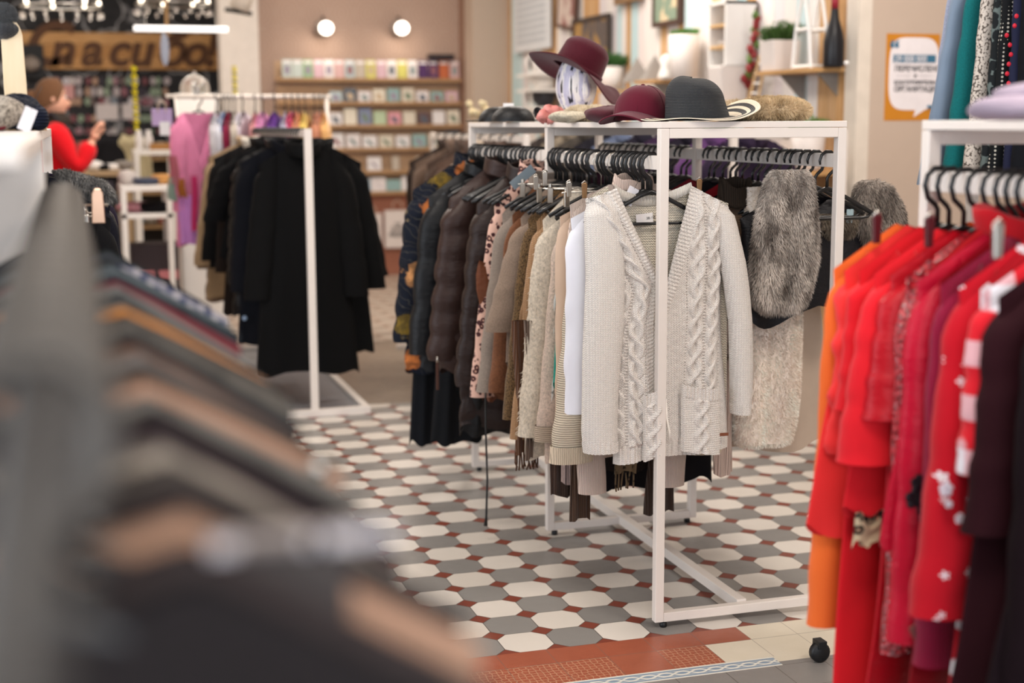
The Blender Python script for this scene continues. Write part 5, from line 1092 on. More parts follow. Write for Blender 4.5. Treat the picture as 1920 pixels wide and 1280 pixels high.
tag(MB().blob((0,0,0),(.085,.06,.07),seed=4,amp=.08).build('ceramic_bowl',plain('#8d8178',.5),loc=PY(58,120,YC-.17)),'grey beige hat hanging on the black panel','hat'); bpy.data.objects['ceramic_bowl'].name='wool_hat'
# trinket rows under the sign
pal=['#8fa08a','#a07a84','#b9aeb0','#6b5a58','#c9c1c0','#7d4a50','#8a94a0','#5f6a5c','#b08f7a','#3c3640','#d1cbd0','#94626c']
pn={'#8fa08a':'sage','#a07a84':'mauve','#b9aeb0':'pale grey','#6b5a58':'brown','#c9c1c0':'white','#7d4a50':'wine red','#8a94a0':'blue grey','#5f6a5c':'olive','#b08f7a':'tan','#3c3640':'black','#d1cbd0':'ivory','#94626c':'rose'}
for r,(py,hh,yy) in enumerate(((152,.085,YC-.002),(172,.10,YC-.002),(190,.09,YC-.002),(222,.08,YC-.002),(246,.07,YC-.002))):
    n=17; rg=random.Random(r)
    for i in range(n):
        px=95+i*(325-95)/n+rg.uniform(-3,3); c=rg.choice(pal); p=PY(px,py,yy-.01); w=rg.uniform(.05,.075)
        ob=MB().prism([(w*.5*math.cos(a)*rg.uniform(.8,1.1),hh*.5*math.sin(a)*rg.uniform(.85,1.1)) for a in [k*PI/4+.39 for k in range(8)]],-.012,.012)
        tag(ob.build('souvenir',plain(c,.6,var=.1),loc=p,smooth=False),f'{pn[c]} souvenir on the chalkboard, {["first","second","third","fourth","fifth","sixth","seventh","eighth","ninth","tenth","eleventh","twelfth","thirteenth","fourteenth","fifteenth","sixteenth","seventeenth"][i]} from left, {["top","second","third","fourth","lowest"][r]} row','souvenir')
for i,(px,py,w,h,l) in enumerate(((201,210,.21,.155,'white paper notice on the chalkboard wall above the raised hand'),(245,209,.16,.15,'white paper notice on the chalkboard wall beside the yellow tape'),(126,172,.13,.13,'pink and white card on the chalkboard wall above the person'))):
    p=PY(px,py,YC-.03); o=tag(flat(MB().box(-w/2,w/2,-.002,.002,-h/2,h/2),'notice',plain('#d9d0cf' if i<2 else '#cf9a98',.7),loc=p,bevel=0),l,'notice')
# low dark shelving in front of the chalkboard
wsx0=PY(130,300,13.9)[0]; wsx1=PY(330,300,13.9)[0]
ds=thing('wall_unit','dark wall unit with folded goods under the chalkboard','shelving unit',(wsx0,13.9,0))
flat(MB().box(0,wsx1-wsx0,.3,.32,0,1.2),'back',plain('#39332f',.6),ds)
for z in(.1,.42,.74,1.06): flat(MB().box(0,wsx1-wsx0,0,.3,z,z+.03),'shelf',wood('#a58560','#8a6b49'),ds)
for x in(0,(wsx1-wsx0)-.03): flat(MB().box(x,x+.03,0,.3,0,1.2),'side_panel',wood('#a58560','#8a6b49'),ds)
FC=['#c9bfb2','#2b2a2e','#9a5f52','#d9d2cc','#4a4650','#b08a5e','#6f8290','#c7a0a4','#1f1e22','#8c8378']
FN=['cream','charcoal','brick','white','grey plum','tan','steel blue','dusty pink','black','taupe']
for si,z in enumerate((.13,.45,.77,1.09)):
    for i in range(7):
        k=(i*3+si*4)%10; x=wsx0+.12+i*(wsx1-wsx0-.2)/6.4; h=random.uniform(.06,.16)
        tag(MB().blob((0,0,h/2),(.07,.08,h/2),seed=i+si,amp=.04,n=16,m=8,sq=.45).build('folded_cloth',cloth(FC[k],'plain'),loc=(x,14.03,z)),f'{FN[k]} folded cloth bundle, {["first","second","third","fourth","fifth","sixth","seventh"][i]} from left, {["lowest","second lowest","third","uppermost"][si]} shelf of the wall unit','folded cloth')
# dark hanging garments in front of it
for i,(px,c,l) in enumerate(((212,'#131216','black jacket on a mannequin bust before the chalkboard wall'),(243,'#a89c7c','khaki beige jacket on a mannequin bust before the chalkboard wall'))):
    p=PY(px,255,12.6); z0=p[2]; garment('jacket',l,'jacket',cloth(c,'wool'),p[0],12.6,z0+.02,z0-.38,ws=.15,wm=.14,wh=.16,th=.08,nk=.05,slope=.05,seed=300+i,nu=24,nv=12,sl=.33,rx=.05,ry=.05,cuff=.04)
    s=thing('bust_stand','thin black stand under the '+('black' if i==0 else 'khaki')+' jacket','stand',(p[0],12.6,0)); MB().tube([(0,0,0.02),(0,0,z0-.05)],.015,8).build('pole',BLACKM,s); MB().lathe([(.15,0),(.15,.02),(.03,.03)],20).build('base',BLACKM,s)
# white display tables
def table(px0,px1,pyt,y,dep,lab,shelfs=(),legs=True,c=WHITE2):
    a=PY(px0,pyt,y); b=PY(px1,pyt,y); W=b[0]-a[0]; z=a[2]; t=thing('display_table',lab,'table',(a[0],y,0))
    flat(MB().box(0,W,0,dep,z-.035,z),'tabletop',c,t)
    for x in(0,W-.035):
        for yy in(0,dep-.035): flat(MB().box(x,x+.035,yy,yy+.035,0,z-.035),'leg',c,t)
    for s in shelfs: zz=ZY(px0,s,y); flat(MB().box(0,W,0,dep,zz-.03,zz),'shelf',c,t)
    return a[0],W,z,[ZY(px0,s,y) for s in shelfs]
x,W,z,s=table(226,322,349,9.7,.5,'white two-tier display table with folded pink and black knitwear, left of the coat rack',(402,))
for i,(dx,dy,w,h,c,l,zz) in enumerate(((.05,.1,.06,.10,'#b9b2ae','white mug on the two-tier display table',z),(.17,.08,.09,.05,'#3b4152','navy box on the two-tier display table',z),(.27,.1,.07,.07,'#b5854f','tan wooden box on the two-tier display table',z),(.10,.15,.13,.07,'#c9929c','pink folded jumper on the lower tier',s[0]),(.24,.1,.14,.07,'#131216','black folded jumper on the lower tier',s[0]))):
    tag(MB().blob((0,0,h/2),(w,w*.8,h/2),seed=i,amp=.04,n=18,m=8,sq=.4).build('folded_jumper' if 'jumper' in l else ('mug' if 'mug' in l else 'box'),cloth(c,'plain'),loc=(x+dx,9.7+dy+.08,zz)),l,'jumper' if 'jumper' in l else ('mug' if 'mug' in l else 'box'))
bx_=thing('storage_box','black crate of pink boxes on the floor under the white display table','crate',(x+.22,10.0,0)); flat(MB().box(-.17,.17,-.12,.12,0,.60),'crate',plain('#3a3034',.6),bx_)
for i in range(2): flat(MB().box(-.15+.16*i,-.02+.16*i,-.13,-.115,.36,.42),'pink_box',plain('#c47a80',.6),bx_)
x,W,z,s=table(252,330,282,11.2,.5,'white raised table with a wooden tray before the chalkboard wall')
tag(flat(MB().box(0,.2,0,.2,0,.05),'wooden_tray',wood('#a5763f','#8a5f30'),loc=(x+.12,11.3,z)),'brown wooden tray on the raised white table','tray')
for i,px in enumerate((262,280)): 
    tag(MB().lathe([(.03,0),(.032,.09),(.02,.12),(.018,.15)],16).build('bottle',plain('#e2dedd',.4),loc=(PY(px,280,11.35)[0],11.38,z)),('left' if i==0 else 'right')+' white bottle on the raised white table','bottle')
x,W,z,s=table(150,246,322,10.9,.5,'low pale counter with black and white goods behind the person',(),c=wood('#b39a78','#9c8262'))
for i,(px,c,l,h) in enumerate(((178,'#e0dcda','white',.07),(196,'#141416','black',.05),(214,'#e0dcda','pale',.05),(232,'#77706a','grey',.07))): tag(MB().blob((0,0,h/2),(.07,.07,h/2),seed=i,amp=.07,n=16,m=8,sq=.5).build('folded_shirt',cloth(c,'plain'),loc=(PY(px,320,11.1)[0],11.15,z)),f'{l} folded shirt on the low pale counter','shirt')
# yellow tapes
def tape(px,py0,py1,y,lab):
    a=PY(px,py1,y); b=PY(px-2,py0,y); L=b[2]-a[2]; mb=MB(); n=60
    m=NT('yellow_tape',.6,.2); s=m.N('ShaderNodeSeparateXYZ'); m.L(m.obj(),s.inputs[0]); f=m.math('GREATER_THAN',m.math('FRACT',m.math('ADD',m.math('MULTIPLY',s.outputs[2],16.),m.math('MULTIPLY',s.outputs[0],6.))),.8); m.col(m.mix(f,srgb('#e3d426'),srgb('#6f6726')))
    mb.grid(lambda u,v:((u-.5)*.045*math.cos(v*26),(u-.5)*.045*math.sin(v*26),L*v),3,n); tag(mb.build('barrier_tape',m.m,loc=a,solid=.002),lab,'tape')
tape(256,124,244,11.6,'long twisted yellow and black tape hanging before the chalkboard wall'); tape(441,124,180,11.8,'short twisted yellow tape near the white wall edge')
# linear lamp with grey hanging tag
ly=10.4; a=PY(251,53,ly); b=PY(427,53,ly); ll=thing('tube_lamp','white horizontal tube lamp hanging over the wooden sign','tube lamp',a); W=b[0]-a[0]
e2=NT('tube_glow'); e2.b.inputs['Base Color'].default_value=(1,1,1,1); e2.b.inputs['Emission Color'].default_value=(1,.97,.93,1); e2.b.inputs['Emission Strength'].default_value=1.2
MB().tube([(0,0,0),(W,0,0)],.02,14,up=(0,0,1)).build('tube',e2.m,ll)
for x in(.08,W-.08): MB().tube([(x,0,.02),(x,0,HC-a[2])],.003,6).build('cord',METAL,ll)
p=PY(309,92,ly); tg=thing('hanging_sign','grey oval sign hanging in front of the wooden letters','hanging sign',p); MB().blob((0,0,0),(.03,.006,.115),amp=0,n=18,m=12).build('plate',plain('#8b91a0',.5),tg); MB().tube([(.02,0,.1),(.018,0,HC-p[2])],.012,8).build('rod',wood('#b89468','#9a784e',axis='Z'),tg)
# chandelier
ch=thing('chandelier','glass drop chandelier with small bright bulbs at the top left','chandelier',(PY(115,18,10.5)[0],10.5,PY(115,18,10.5)[2]))
gl=NT('glass',.05,.5); gl.b.inputs['Transmission Weight'].default_value=.9; gl.b.inputs['Base Color'].default_value=(1,.98,.95,1)
eb=NT('bulb_glow'); eb.b.inputs['Emission Color'].default_value=(1,.86,.66,1); eb.b.inputs['Emission Strength'].default_value=4
for rr_ in (.14,.27): MB().tube([(rr_*math.cos(a),rr_*math.sin(a),.02 if rr_>.2 else .1) for a in [k*PI/10 for k in range(20)]],.006,6,close=True,up=(0,0,1)).build('ring',METAL,ch)
MB().tube([(0,0,.1),(0,0,HC-ch.location.z)],.008,8).build('stem',METAL,ch)
for k in range(3): MB().tube([(.27*math.cos(k*2.1),.27*math.sin(k*2.1),.02),(0,0,.2)],.003,6).build('arm',METAL,ch)
for k in range(7): a=k*2*PI/7; MB().blob((.25*math.cos(a),.25*math.sin(a),.045),(.014,.014,.02),amp=0,n=10,m=8).build('bulb',eb.m,ch)
for k in range(16): a=k*2*PI/16; MB().blob((.27*math.cos(a),.27*math.sin(a),-.04),(.012,.012,.022),amp=0,n=8,m=6).build('glass_drop',gl.m,ch)
c2=copy_tree(ch); c2.location=(PY(325,14,10.9)[0],10.9,PY(325,14,10.9)[2]); c2['label']='glass drop chandelier hanging near the vertical wooden rod'
# track spotlight at the white wall edge
p=PY(447,18,11.0); ts=thing('spotlight','pale cylinder ceiling spotlight with a black bracket at the white wall edge','spotlight',p); MB().lathe([(.075,0),(.08,.2)],20,M=Matrix.Rotation(.4,4,'Y')).build('housing',plain('#d6ccc0',.5),ts); MB().tube([(-.1,0,0),(.1,0,-.03)],.016,8).build('bracket',BLACKM,ts); MB().tube([(.04,0,.18),(.05,0,HC-p[2])],.01,8).build('rod',BLACKM,ts)
# glass cloche on the pastel rail side
p=PY(365,160,10.2); gc=thing('glass_cloche','clear glass dome behind the pastel rail','glass dome',(p[0],10.2,p[2]-.06)); MB().lathe([(.10,0),(.10,.05),(.085,.09),(.05,.12),(.012,.135),(.014,.15),(.0,.155)],24,cap=False).build('dome',gl.m,gc)
tt=thing('plinth','white plinth under the glass dome','plinth',(p[0],10.2,0)); flat(MB().box(-.14,.14,-.14,.14,0,p[2]-.06),'body',WHITE2,tt)
# ================================================================ COAT RAIL BEHIND THE CENTRAL RACK
br=thing('clothes_rack','low white rack of brown fur coats behind the far end of the central rack','clothes rack',(2.13,6.7,0))
for y in(0,1.9):
    flat(MB().box(-.015,.015,y,y+.03,0,1.34),'post',WHITE,br)
    flat(MB().box(-.25,.25,y,y+.03,0,.03),'foot_bar',WHITE,br)
flat(MB().box(-.01,.01,.03,1.9,1.30,1.335),'rail',WHITE,br)
for i,(c,k,l,L,ws) in enumerate([('#5b463c','fuzzy','dark brown teddy coat nearest on the low rack',.75,.23),('#4a3a33','wool','chocolate wool coat with black cuffs on the low rack',.8,.24),('#c9b7a3','fuzzy','cream fleece jacket between the brown coats',.6,.22),('#6a5347','fuzzy','mid brown shearling coat on the low rack',.8,.25),('#54433a','wool','umber wool coat on the low rack',.85,.25),('#7a6456','fuzzy','light brown plush coat on the low rack',.8,.27),('#3b302b','wool','very dark brown coat at the far end of the low rack',.95,.26)]):
    y=6.95+.2*i; garment('coat' if 'coat' in l else 'jacket',l,'coat' if 'coat' in l else 'jacket',cloth(c,k),2.13,y,1.265,1.265-L,ws=ws,wm=ws,wh=ws*1.12,th=.05,nk=.07,slope=.09,sl=.62,rx=.08,ry=.05,cuff=.065,splay=.02,seed=320+i,nu=32,nv=18,collar=(.07,cloth(c,k),'roll'),cuffmat=cloth('#141214','fuzzy') if 'cuffs' in l else None)
for i in range(9): hanger(2.13,6.9+.19*i,1.335,random.uniform(-.1,.1),'black hanger on the low rack of brown coats','black hangers on the low brown-coat rack')
wr=thing('clothes_rack','white rack with blue and purple clothes by the pastel plank wall','clothes rack',(2.98,5.6,0))
for y in(0,3.2):
    for x in(-.28,.25): flat(MB().box(x,x+.03,y,y+.03,0,1.36),'post',WHITE,wr)
    flat(MB().box(-.25,.25,y,y+.03,0,.03),'foot_bar',WHITE,wr); flat(MB().box(-.25,.25,y,y+.03,1.33,1.36),'top_bar',WHITE,wr)
flat(MB().box(-.01,.01,.03,3.2,1.32,1.355),'rail',WHITE,wr)
for i,(c,l) in enumerate([('#2a1f33','dark violet blouse'),('#5d3a68','bright purple cardigan'),('#221c28','black purple coat'),('#3a2440','plum dress'),('#2b2733','ink jacket'),('#74809c','pale blue denim jacket'),('#2a2830','charcoal jacket'),('#4c4640','olive jacket'),('#8c8070','sand coat'),('#37302e','dark umber coat')]):
    n=l.split()[-1]; garment(n,l+' on the rack by the pastel plank wall',n,cloth(c,'wool'),2.98,6.0+.3*i,1.33,.5,ws=.22,wm=.22,wh=.25,th=.05,nk=.07,slope=.07,sl=.6,rx=.07,ry=.045,cuff=.06,splay=.04,seed=340+i,nu=28,nv=16,collar=(.05,cloth(c,'wool'),'roll'))
# ================================================================ SHELVES AND DECOR ON THE PLANK WALL
WX=XR-.03
def wshelf(pxa,pxb,py,dep,lab,mat=None,th=.022):
    a=PX(pxa,py,WX-dep); b=PX(pxb,py,WX-dep); b=(b[0],PX(pxb,py,WX)[1],b[2]); y0,y1=min(a[1],b[1]),max(a[1],b[1]); z=(a[2]+b[2])/2
    t=thing('wall_shelf',lab,'wall shelf',(WX-dep,y0,z)); flat(MB().box(0,dep+.01,0,y1-y0,-th,0),'board',mat or wood('#c69c6a','#a97f4e',axis='Y'),t); return y0,y1,z,t
def bracket(t,y,dep,parent_y0,m=None):
    b=MB(); b.v=[(0,0,0),(dep,0,0),(dep,0,-dep),(0,.015,0),(dep,.015,0),(dep,.015,-dep)]; b.f=[(0,1,2),(3,5,4),(0,3,4,1),(1,4,5,2),(2,5,3,0)]
    return flat(b,'bracket',m or plain('#8b857f',.5),t,loc=(WX-t.location.x-dep,y-parent_y0,-.022),bevel=0)
D1=.22
y0,y1,z1,t1=wshelf(1418,1597,128,D1,'long pine wall shelf carrying the potted plant, lantern and bottle'); bracket(t1,y0+.08,.15,y0); bracket(t1,y1-.15,.15,y0)
def onshelf(px,x): d=ray(px,100); return d[1]/d[0]*x
def pot(px,x,z,r,h,lab,plant=None,col='#d9d0cb',ph=.1,pr_=.08,grass=False,seed=0,sq=False):
    y=onshelf(px,x); t=thing('plant_pot' if not plant else 'potted_plant',lab,'plant pot' if not plant else 'potted plant',(x,y,z))
    mb=MB()
    if sq: mb.prism([(-r*.86,0),(r*.86,0),(r,h),(-r,h)],-r,r); flat(mb,'pot',plain(col,.45,var=.02),t,bevel=.006)
    else: mb.lathe([(r*.8,0),(r*.86,.005),(r,h),(r*.93,h),(r*.9,h-.02),(0.001,h-.02)],28,cap=False); mb.build('pot',plain(col,.45,var=.02),t)
    if plant:
        rg=np.random.default_rng(seed); n=420; a=rg.uniform(0,2*np.pi,n); q=np.sqrt(rg.random(n)); P=np.stack([np.cos(a)*q*r*.8,np.sin(a)*q*r*.8,np.full(n,h-.01)],1)
        N=np.stack([np.cos(a)*q*(.9 if not grass else .35),np.sin(a)*q*(.9 if not grass else .35),np.full(n,1.)],1)
        V,Fc=fur_mesh(P,N,ph,-.1,.0045 if grass else .007,seed,.35 if not grass else .15); mkobj('foliage',V,Fc,plain(plant,.6,var=.2),t,smooth=False)
        if not grass:
            mb=MB(); r2=random.Random(seed)
            for k in range(90):
                aa=r2.uniform(0,6.28); e=r2.uniform(.1,1); R=pr_*e; p=Vector((math.cos(aa)*R,math.sin(aa)*R,h+.02+ph*r2.uniform(.2,1)*(1.05-e*.5))); u=Vector((r2.uniform(-1,1),r2.uniform(-1,1),r2.uniform(0,1))).normalized()*.016; v=u.orthogonal().normalized()*.007; b=len(mb.v); mb.v+=[tuple(p-u),tuple(p+v),tuple(p+u),tuple(p-v)]; mb.f.append((b,b+1,b+2,b+3))
            mb.build('leaves',plain(plant,.6,var=.25),t,smooth=False)
    return t
xm=WX-.12
pot(1462,xm,z1,.085,.165,'square pale pot with a bushy green plant on the long pine shelf','#4d6b35',ph=.10,pr_=.11,seed=1,sq=True)
# house lantern (white wood, peaked)
y=onshelf(1520,xm); hl=thing('house_lantern','white wooden house-shaped lantern beside the black bottle','lantern',(xm,y,z1))
def beam(a,b,w=.014): return MB().tube([a,b],w,4)
for dx in(-.05,.05):
    for a,b in (((dx,-.10,0),(dx,-.07,.20)),((dx,.10,0),(dx,.07,.20)),((dx,-.07,.20),(dx,0,.42)),((dx,.07,.20),(dx,0,.42)),((dx,-.10,.01),(dx,.10,.01)),((dx,-.07,.20),(dx,.07,.20))): beam(a,b,.011).build('frame_bar',WHITE2,hl,smooth=False)
for a,b in (((-.05,0,.42),(.05,0,.42)),((-.05,-.1,.01),(.05,-.1,.01)),((-.05,.1,.01),(.05,.1,.01))): beam(a,b,.011).build('frame_bar',WHITE2,hl,smooth=False)
flat(MB().box(-.045,-.042,-.075,.075,.02,.19),'pane',gl.m,hl,bevel=0)
y=onshelf(1563,xm); bo=thing('bottle','tall black bottle with a red neck on the long pine shelf','bottle',(xm,y,z1)); MB().lathe([(.05,0),(.053,.01),(.053,.13),(.045,.17),(.024,.24),(.018,.29),(.018,.33)],28).build('body',plain('#17161a',.35),bo); MB().lathe([(.0185,.29),(.0185,.35),(.014,.352)],20).build('neck_wrap',plain('#8c1f2e',.5),bo)
tag(MB().blob((0,0,.012),(.012,.012,.012),amp=0,n=12,m=8).build('bead',WHITE2,loc=(xm-.06,onshelf(1588,xm-.06),z1)),'tiny white ball at the right end of the pine shelf','ball')
ptri=PX(1590,124,WX-.02); 
# lower second shelf
y0b,y1b,z2,t2=wshelf(1188,1290,148,.24,'short pine shelf with the white vase of green sprigs'); bracket(t2,y0b+.1,.2,y0b)
pot(1283,xm,z2,.10,.27,'large white pot with clipped grass on the short pine shelf','#5f9440',ph=.045,grass=True,seed=2)
fgv=thing('figurine','small white porcelain figurine left of the large white pot','figurine',(xm-.03,onshelf(1248,xm-.03),z2)); MB().lathe([(.05,0),(.045,.03),(.028,.08),(.035,.12),(.02,.15),(.005,.16)],20).build('body',WHITE2,fgv)
for px,l in((1195,'left grey folded triangle on the short pine shelf'),(1228,'right grey folded triangle on the short pine shelf')):
    b=MB(); s=.09; b.v=[(-s,-s*.6,0),(s,-s*.6,0),(s,s*.6,0),(-s,s*.6,0),(0,0,.17)]; b.f=[(0,3,2,1),(0,1,4),(1,2,4),(2,3,4),(3,0,4)]; tag(flat(b,'pyramid',plain('#8d8782',.5),loc=(xm,onshelf(px,xm),z2),bevel=0),l,'paper pyramid')
# crates, frames, vases between
def crate(px0,px1,py0,py1,dep,lab,rows_=(.42,)):
    a=PX(px0,py1,WX-dep); b=PX(px1,py0,WX-dep); y0,y1=min(a[1],b[1]),max(a[1],b[1]); z0,z1_=a[2],b[2]; t=thing('wall_crate',lab,'crate shelf',(WX-dep,y0,z0)); W=y1-y0; H=z1_-z0; m=wood('#d8b78a','#bb9360')
    for n,bx in (('bottom',(0,dep,0,W,0,.02)),('top',(0,dep,0,W,H-.02,H)),('side',(0,dep,0,.02,0,H)),('side',(0,dep,W-.02,W,0,H)),('back',(dep-.01,dep,0,W,0,H))): flat(MB().box(*bx),n,WHITE2 if n!='back' else m,t)
    for r in rows_: flat(MB().box(0,dep,.02,W-.02,H*r,H*r+.018),'divider',m,t)
    return t
cr1=crate(1327,1362,0,131,.20,'tall open wooden crate shelf fixed to the plank wall',(.30,.62))
tag(MB().blob((0,0,.02),(.03,.04,.02),seed=2,amp=.1).build('rolled_cloth',cloth('#e5e0dc','plain'),loc=(cr1.location.x+.08,cr1.location.y+.2,cr1.location.z+.30*(PX(1362,0,WX-.2)[2]-cr1.location.z)+.02)),'small white rolled cloth inside the crate shelf','cloth roll')
pot(1366,WX-.16,PX(1366,190,WX-.16)[2],.09,.20,'plain white square pot under the crate shelf',None,sq=True); 
wshelf(1335,1436,191,.24,'low pale shelf under the white pot',wood('#d8b78a','#bb9360',axis='Y'))
# step ladder
p=PX(1412,190,WX-.14); ld=thing('decor_ladder','miniature wooden ladder leaning beside the white pot','ladder',p)
for s in(-1,1): beam((0,s*.055,0),(.06,s*.045,.26),.009).build('rail',wood('#d8b78a','#bb9360'),ld,smooth=False)
for k in range(4): beam((.012+.013*k,-.052,.045+.055*k),(.012+.013*k,.052,.045+.055*k),.006).build('rung',WHITE2,ld,smooth=False)
# red dried garland
p=PX(1416,55,WX-.1); gd=thing('pepper_garland','hanging garland of dried red peppers and green leaves','garland',p)
MB().tube([(0,0,.12),(0,0,0),(0,.05,-.15),(0,.10,-.30)],.004,6).build('string',plain('#6d4a36'),gd)
for k in range(15): t_=k/14; MB().blob((random.uniform(-.02,.02),.10*t_**1.5+random.uniform(-.02,.02),.08-.38*t_),(.018,.02,.024),seed=k,amp=.2,n=12,m=8).build('pepper',plain('#8e2a2c' if k%3 else '#5d7a3a',.4),gd)
# pictures
def frame(pa,pb,lab,fc,ic,seed=0,bd=.03,tilt=0):
    a=PX(pa[0],pa[1],WX-.03); b=PX(pb[0],pb[1],WX-.03); y0,y1=min(a[1],b[1]),max(a[1],b[1]); z0,z1_=min(a[2],b[2]),max(a[2],b[2]); t=thing('picture_frame',lab,'framed picture',(WX-.03,(y0+y1)/2,z0)); W=(y1-y0)/2; H=z1_-z0; t.rotation_euler=(tilt,0,0)
    for bx in ((-.01,.02,-W,W,0,bd),(-.01,.02,-W,W,H-bd,H),(-.01,.02,-W,-W+bd,bd,H-bd),(-.01,.02,W-bd,W,bd,H-bd)): flat(MB().box(*bx),'frame_side',plain(fc,.4),t)
    flat(MB().box(0,.01,-W+bd,W-bd,bd,H-bd),'picture',cloth(ic[0],'ditsy' if seed else 'plain',ic[1],scale=.12),t,bevel=0)
    return t
frame((1073,135),(1142,24),'dark framed picture with gold blossoms leaning behind the felt hat','#3a302c',('#5d504a','#a37d43'),1)
frame((1224,52),(1275,-30),'brown framed green landscape picture high on the plank wall','#4a342c',('#7c8d78','#cbb795'),2)
frame((1153,10),(1202,-60),'gilt picture frame cut off by the top edge of the photo','#8a6a48',('#6d5a48','#8d7a5c'),3)
frame((1043,58),(1078,-60),'pale oval-patterned mirror frame by the white notice board','#5d4238',('#cbb9ae','#9c6d66'),4,tilt=.12)
# white board of text
a=PX(967,100,WX-.02); b=PX(1034,-40,WX-.02); wb=thing('notice_board','large white board with faint grey lines left on the plank wall','notice board',(WX-.04,b[1],a[2])); W=a[1]-b[1]; H=b[2]-a[2]; flat(MB().box(0,.02,0,W,0,H),'panel',plain('#d9dcdf',.6),wb)
for k in range(8): flat(MB().box(-.001,.0,W*.1,W*.9,H*(.12+.1*k),H*(.12+.1*k)+.03),'text_line',plain('#b9bec4',.6),wb,bevel=0)
# white goods stacked under it
for r,(py,n) in enumerate(((135,5),(165,5),(200,6))):
    ya,yb,zz,tt_=wshelf(968,1068,py,.30,['upper','middle','lowest'][r]+' white display ledge behind the felt hat',WHITE2)
    for i in range(n):
        yy=ya+.15+i*(yb-ya-.3)/(n-1); k=(i+r)%4; c=['#e6e2df','#d8d2cc','#2c2b30','#cfd9d9'][k] if not(k==2 and i%2) else '#e6e2df'
        tag(MB().lathe([(.07,0),(.085,.02),(.085,.10),(.06,.14),(.03,.17)] if k%2 else [(.06,0),(.09,.05),(.1,.11),(.06,.16)],20).build('jar' ,plain(c,.4,var=.02),loc=(WX-.17,yy,zz)),f'{["white","cream","black","pale blue"][["#e6e2df","#d8d2cc","#2c2b30","#cfd9d9"].index(c)]} jar, {["first","second","third","fourth","fifth","sixth"][i]} from the near end of the {["upper","middle","lowest"][r]} white ledge','jar')
# small plant by the hat
x_=WX-.3; pot(1140,xm,PX(1140,165,xm)[2],.11,.15,'rounded white pot with a small dark green plant right of the felt hat','#3f6b34',ph=.10,pr_=.08,seed=5); wshelf(1105,1180,166,.26,'short pale shelf right of the felt hat')
pot(1520,WX-.15,PX(1520,318,WX-.15)[2],.09,.2,'white pot seen through the central rack below the shelf','#6c8a4a',ph=.07,pr_=.08,seed=6)
pot(1340,WX-.15,PX(1340,305,WX-.15)[2],.10,.16,'white pot with bright green leaves glimpsed under the shelf','#5f9440',ph=.07,pr_=.08,seed=7)
y0c,y1c,z3,t3=wshelf(1200,1597,312,.24,'lower long pine shelf seen between the hangers')
# ================================================================ POSTER
yP=6.45; a=PY(1657,226,yP); b=PY(1748,64,yP); PW=(b[2]-a[2])*.71; po=thing('poster','orange poster with a white speech bubble and blue number strip on the beige wall','poster',a); H=b[2]-a[2]
flat(MB().box(0,PW,-.002,0,0,H),'sheet',plain('#c47f22',.5,var=.02),po,bevel=0)
bp=[]; cxx,cz,rx_,rz_=PW*.53,H*.54,PW*.47,H*.42
for k in range(48):
    q=2*PI*k/48; c,s=math.cos(q),math.sin(q); bp.append((cxx+rx_*math.copysign(abs(c)**.45,c),cz+rz_*math.copysign(abs(s)**.55,s)*1.0))
flat(MB().prism(bp,-.004,-.002),'speech_bubble',plain('#e8e2e4',.6),po,bevel=0); flat(MB().prism([(PW*.60,H*.16),(PW*.85,H*.16),(PW*.55,H*.04)],-.0046,-.002),'bubble_tail',plain('#e8e2e4',.6),po,bevel=0)
blu=plain('#3b6f8c',.6); dk=plain('#37383f',.6)
flat(MB().box(PW*.13,PW*.93,-.006,-.004,H*.67,H*.76),'number_strip',blu,po,bevel=0)
text_obj('29 000 000',H*.10,plain('#e8e2e4',.6),po,(PW*.15,-.007,H*.68),extrude=.0005,offset=.0002,sx=.95)
for s,z,sz,sx_ in (('ПЕРЕЧИСЛЕНО',.57,.09,.9),('В',.49,.06,1),('БЛАГОТВОРИТЕЛЬНЫЕ',.42,.06,.95),('ОРГАНИЗАЦИИ',.335,.09,.9)):
    text_obj(s,H*sz,dk,po,(PW*.53 if s=='В' else PW*.16,-.005,H*z),extrude=.0005,offset=.001,sx=sx_)
for x in(.2,.62): flat(MB().box(PW*x,PW*(x+.26),-.006,-.004,H*.515,H*.52),'rule',plain('#a9a6aa'),po,bevel=0)
text_obj('“',H*.28,blu,po,(PW*.06,-.006,H*.72),extrude=.0005,offset=.004); text_obj('”',H*.22,blu,po,(PW*.80,-.006,H*.02),extrude=.0005,offset=.004)
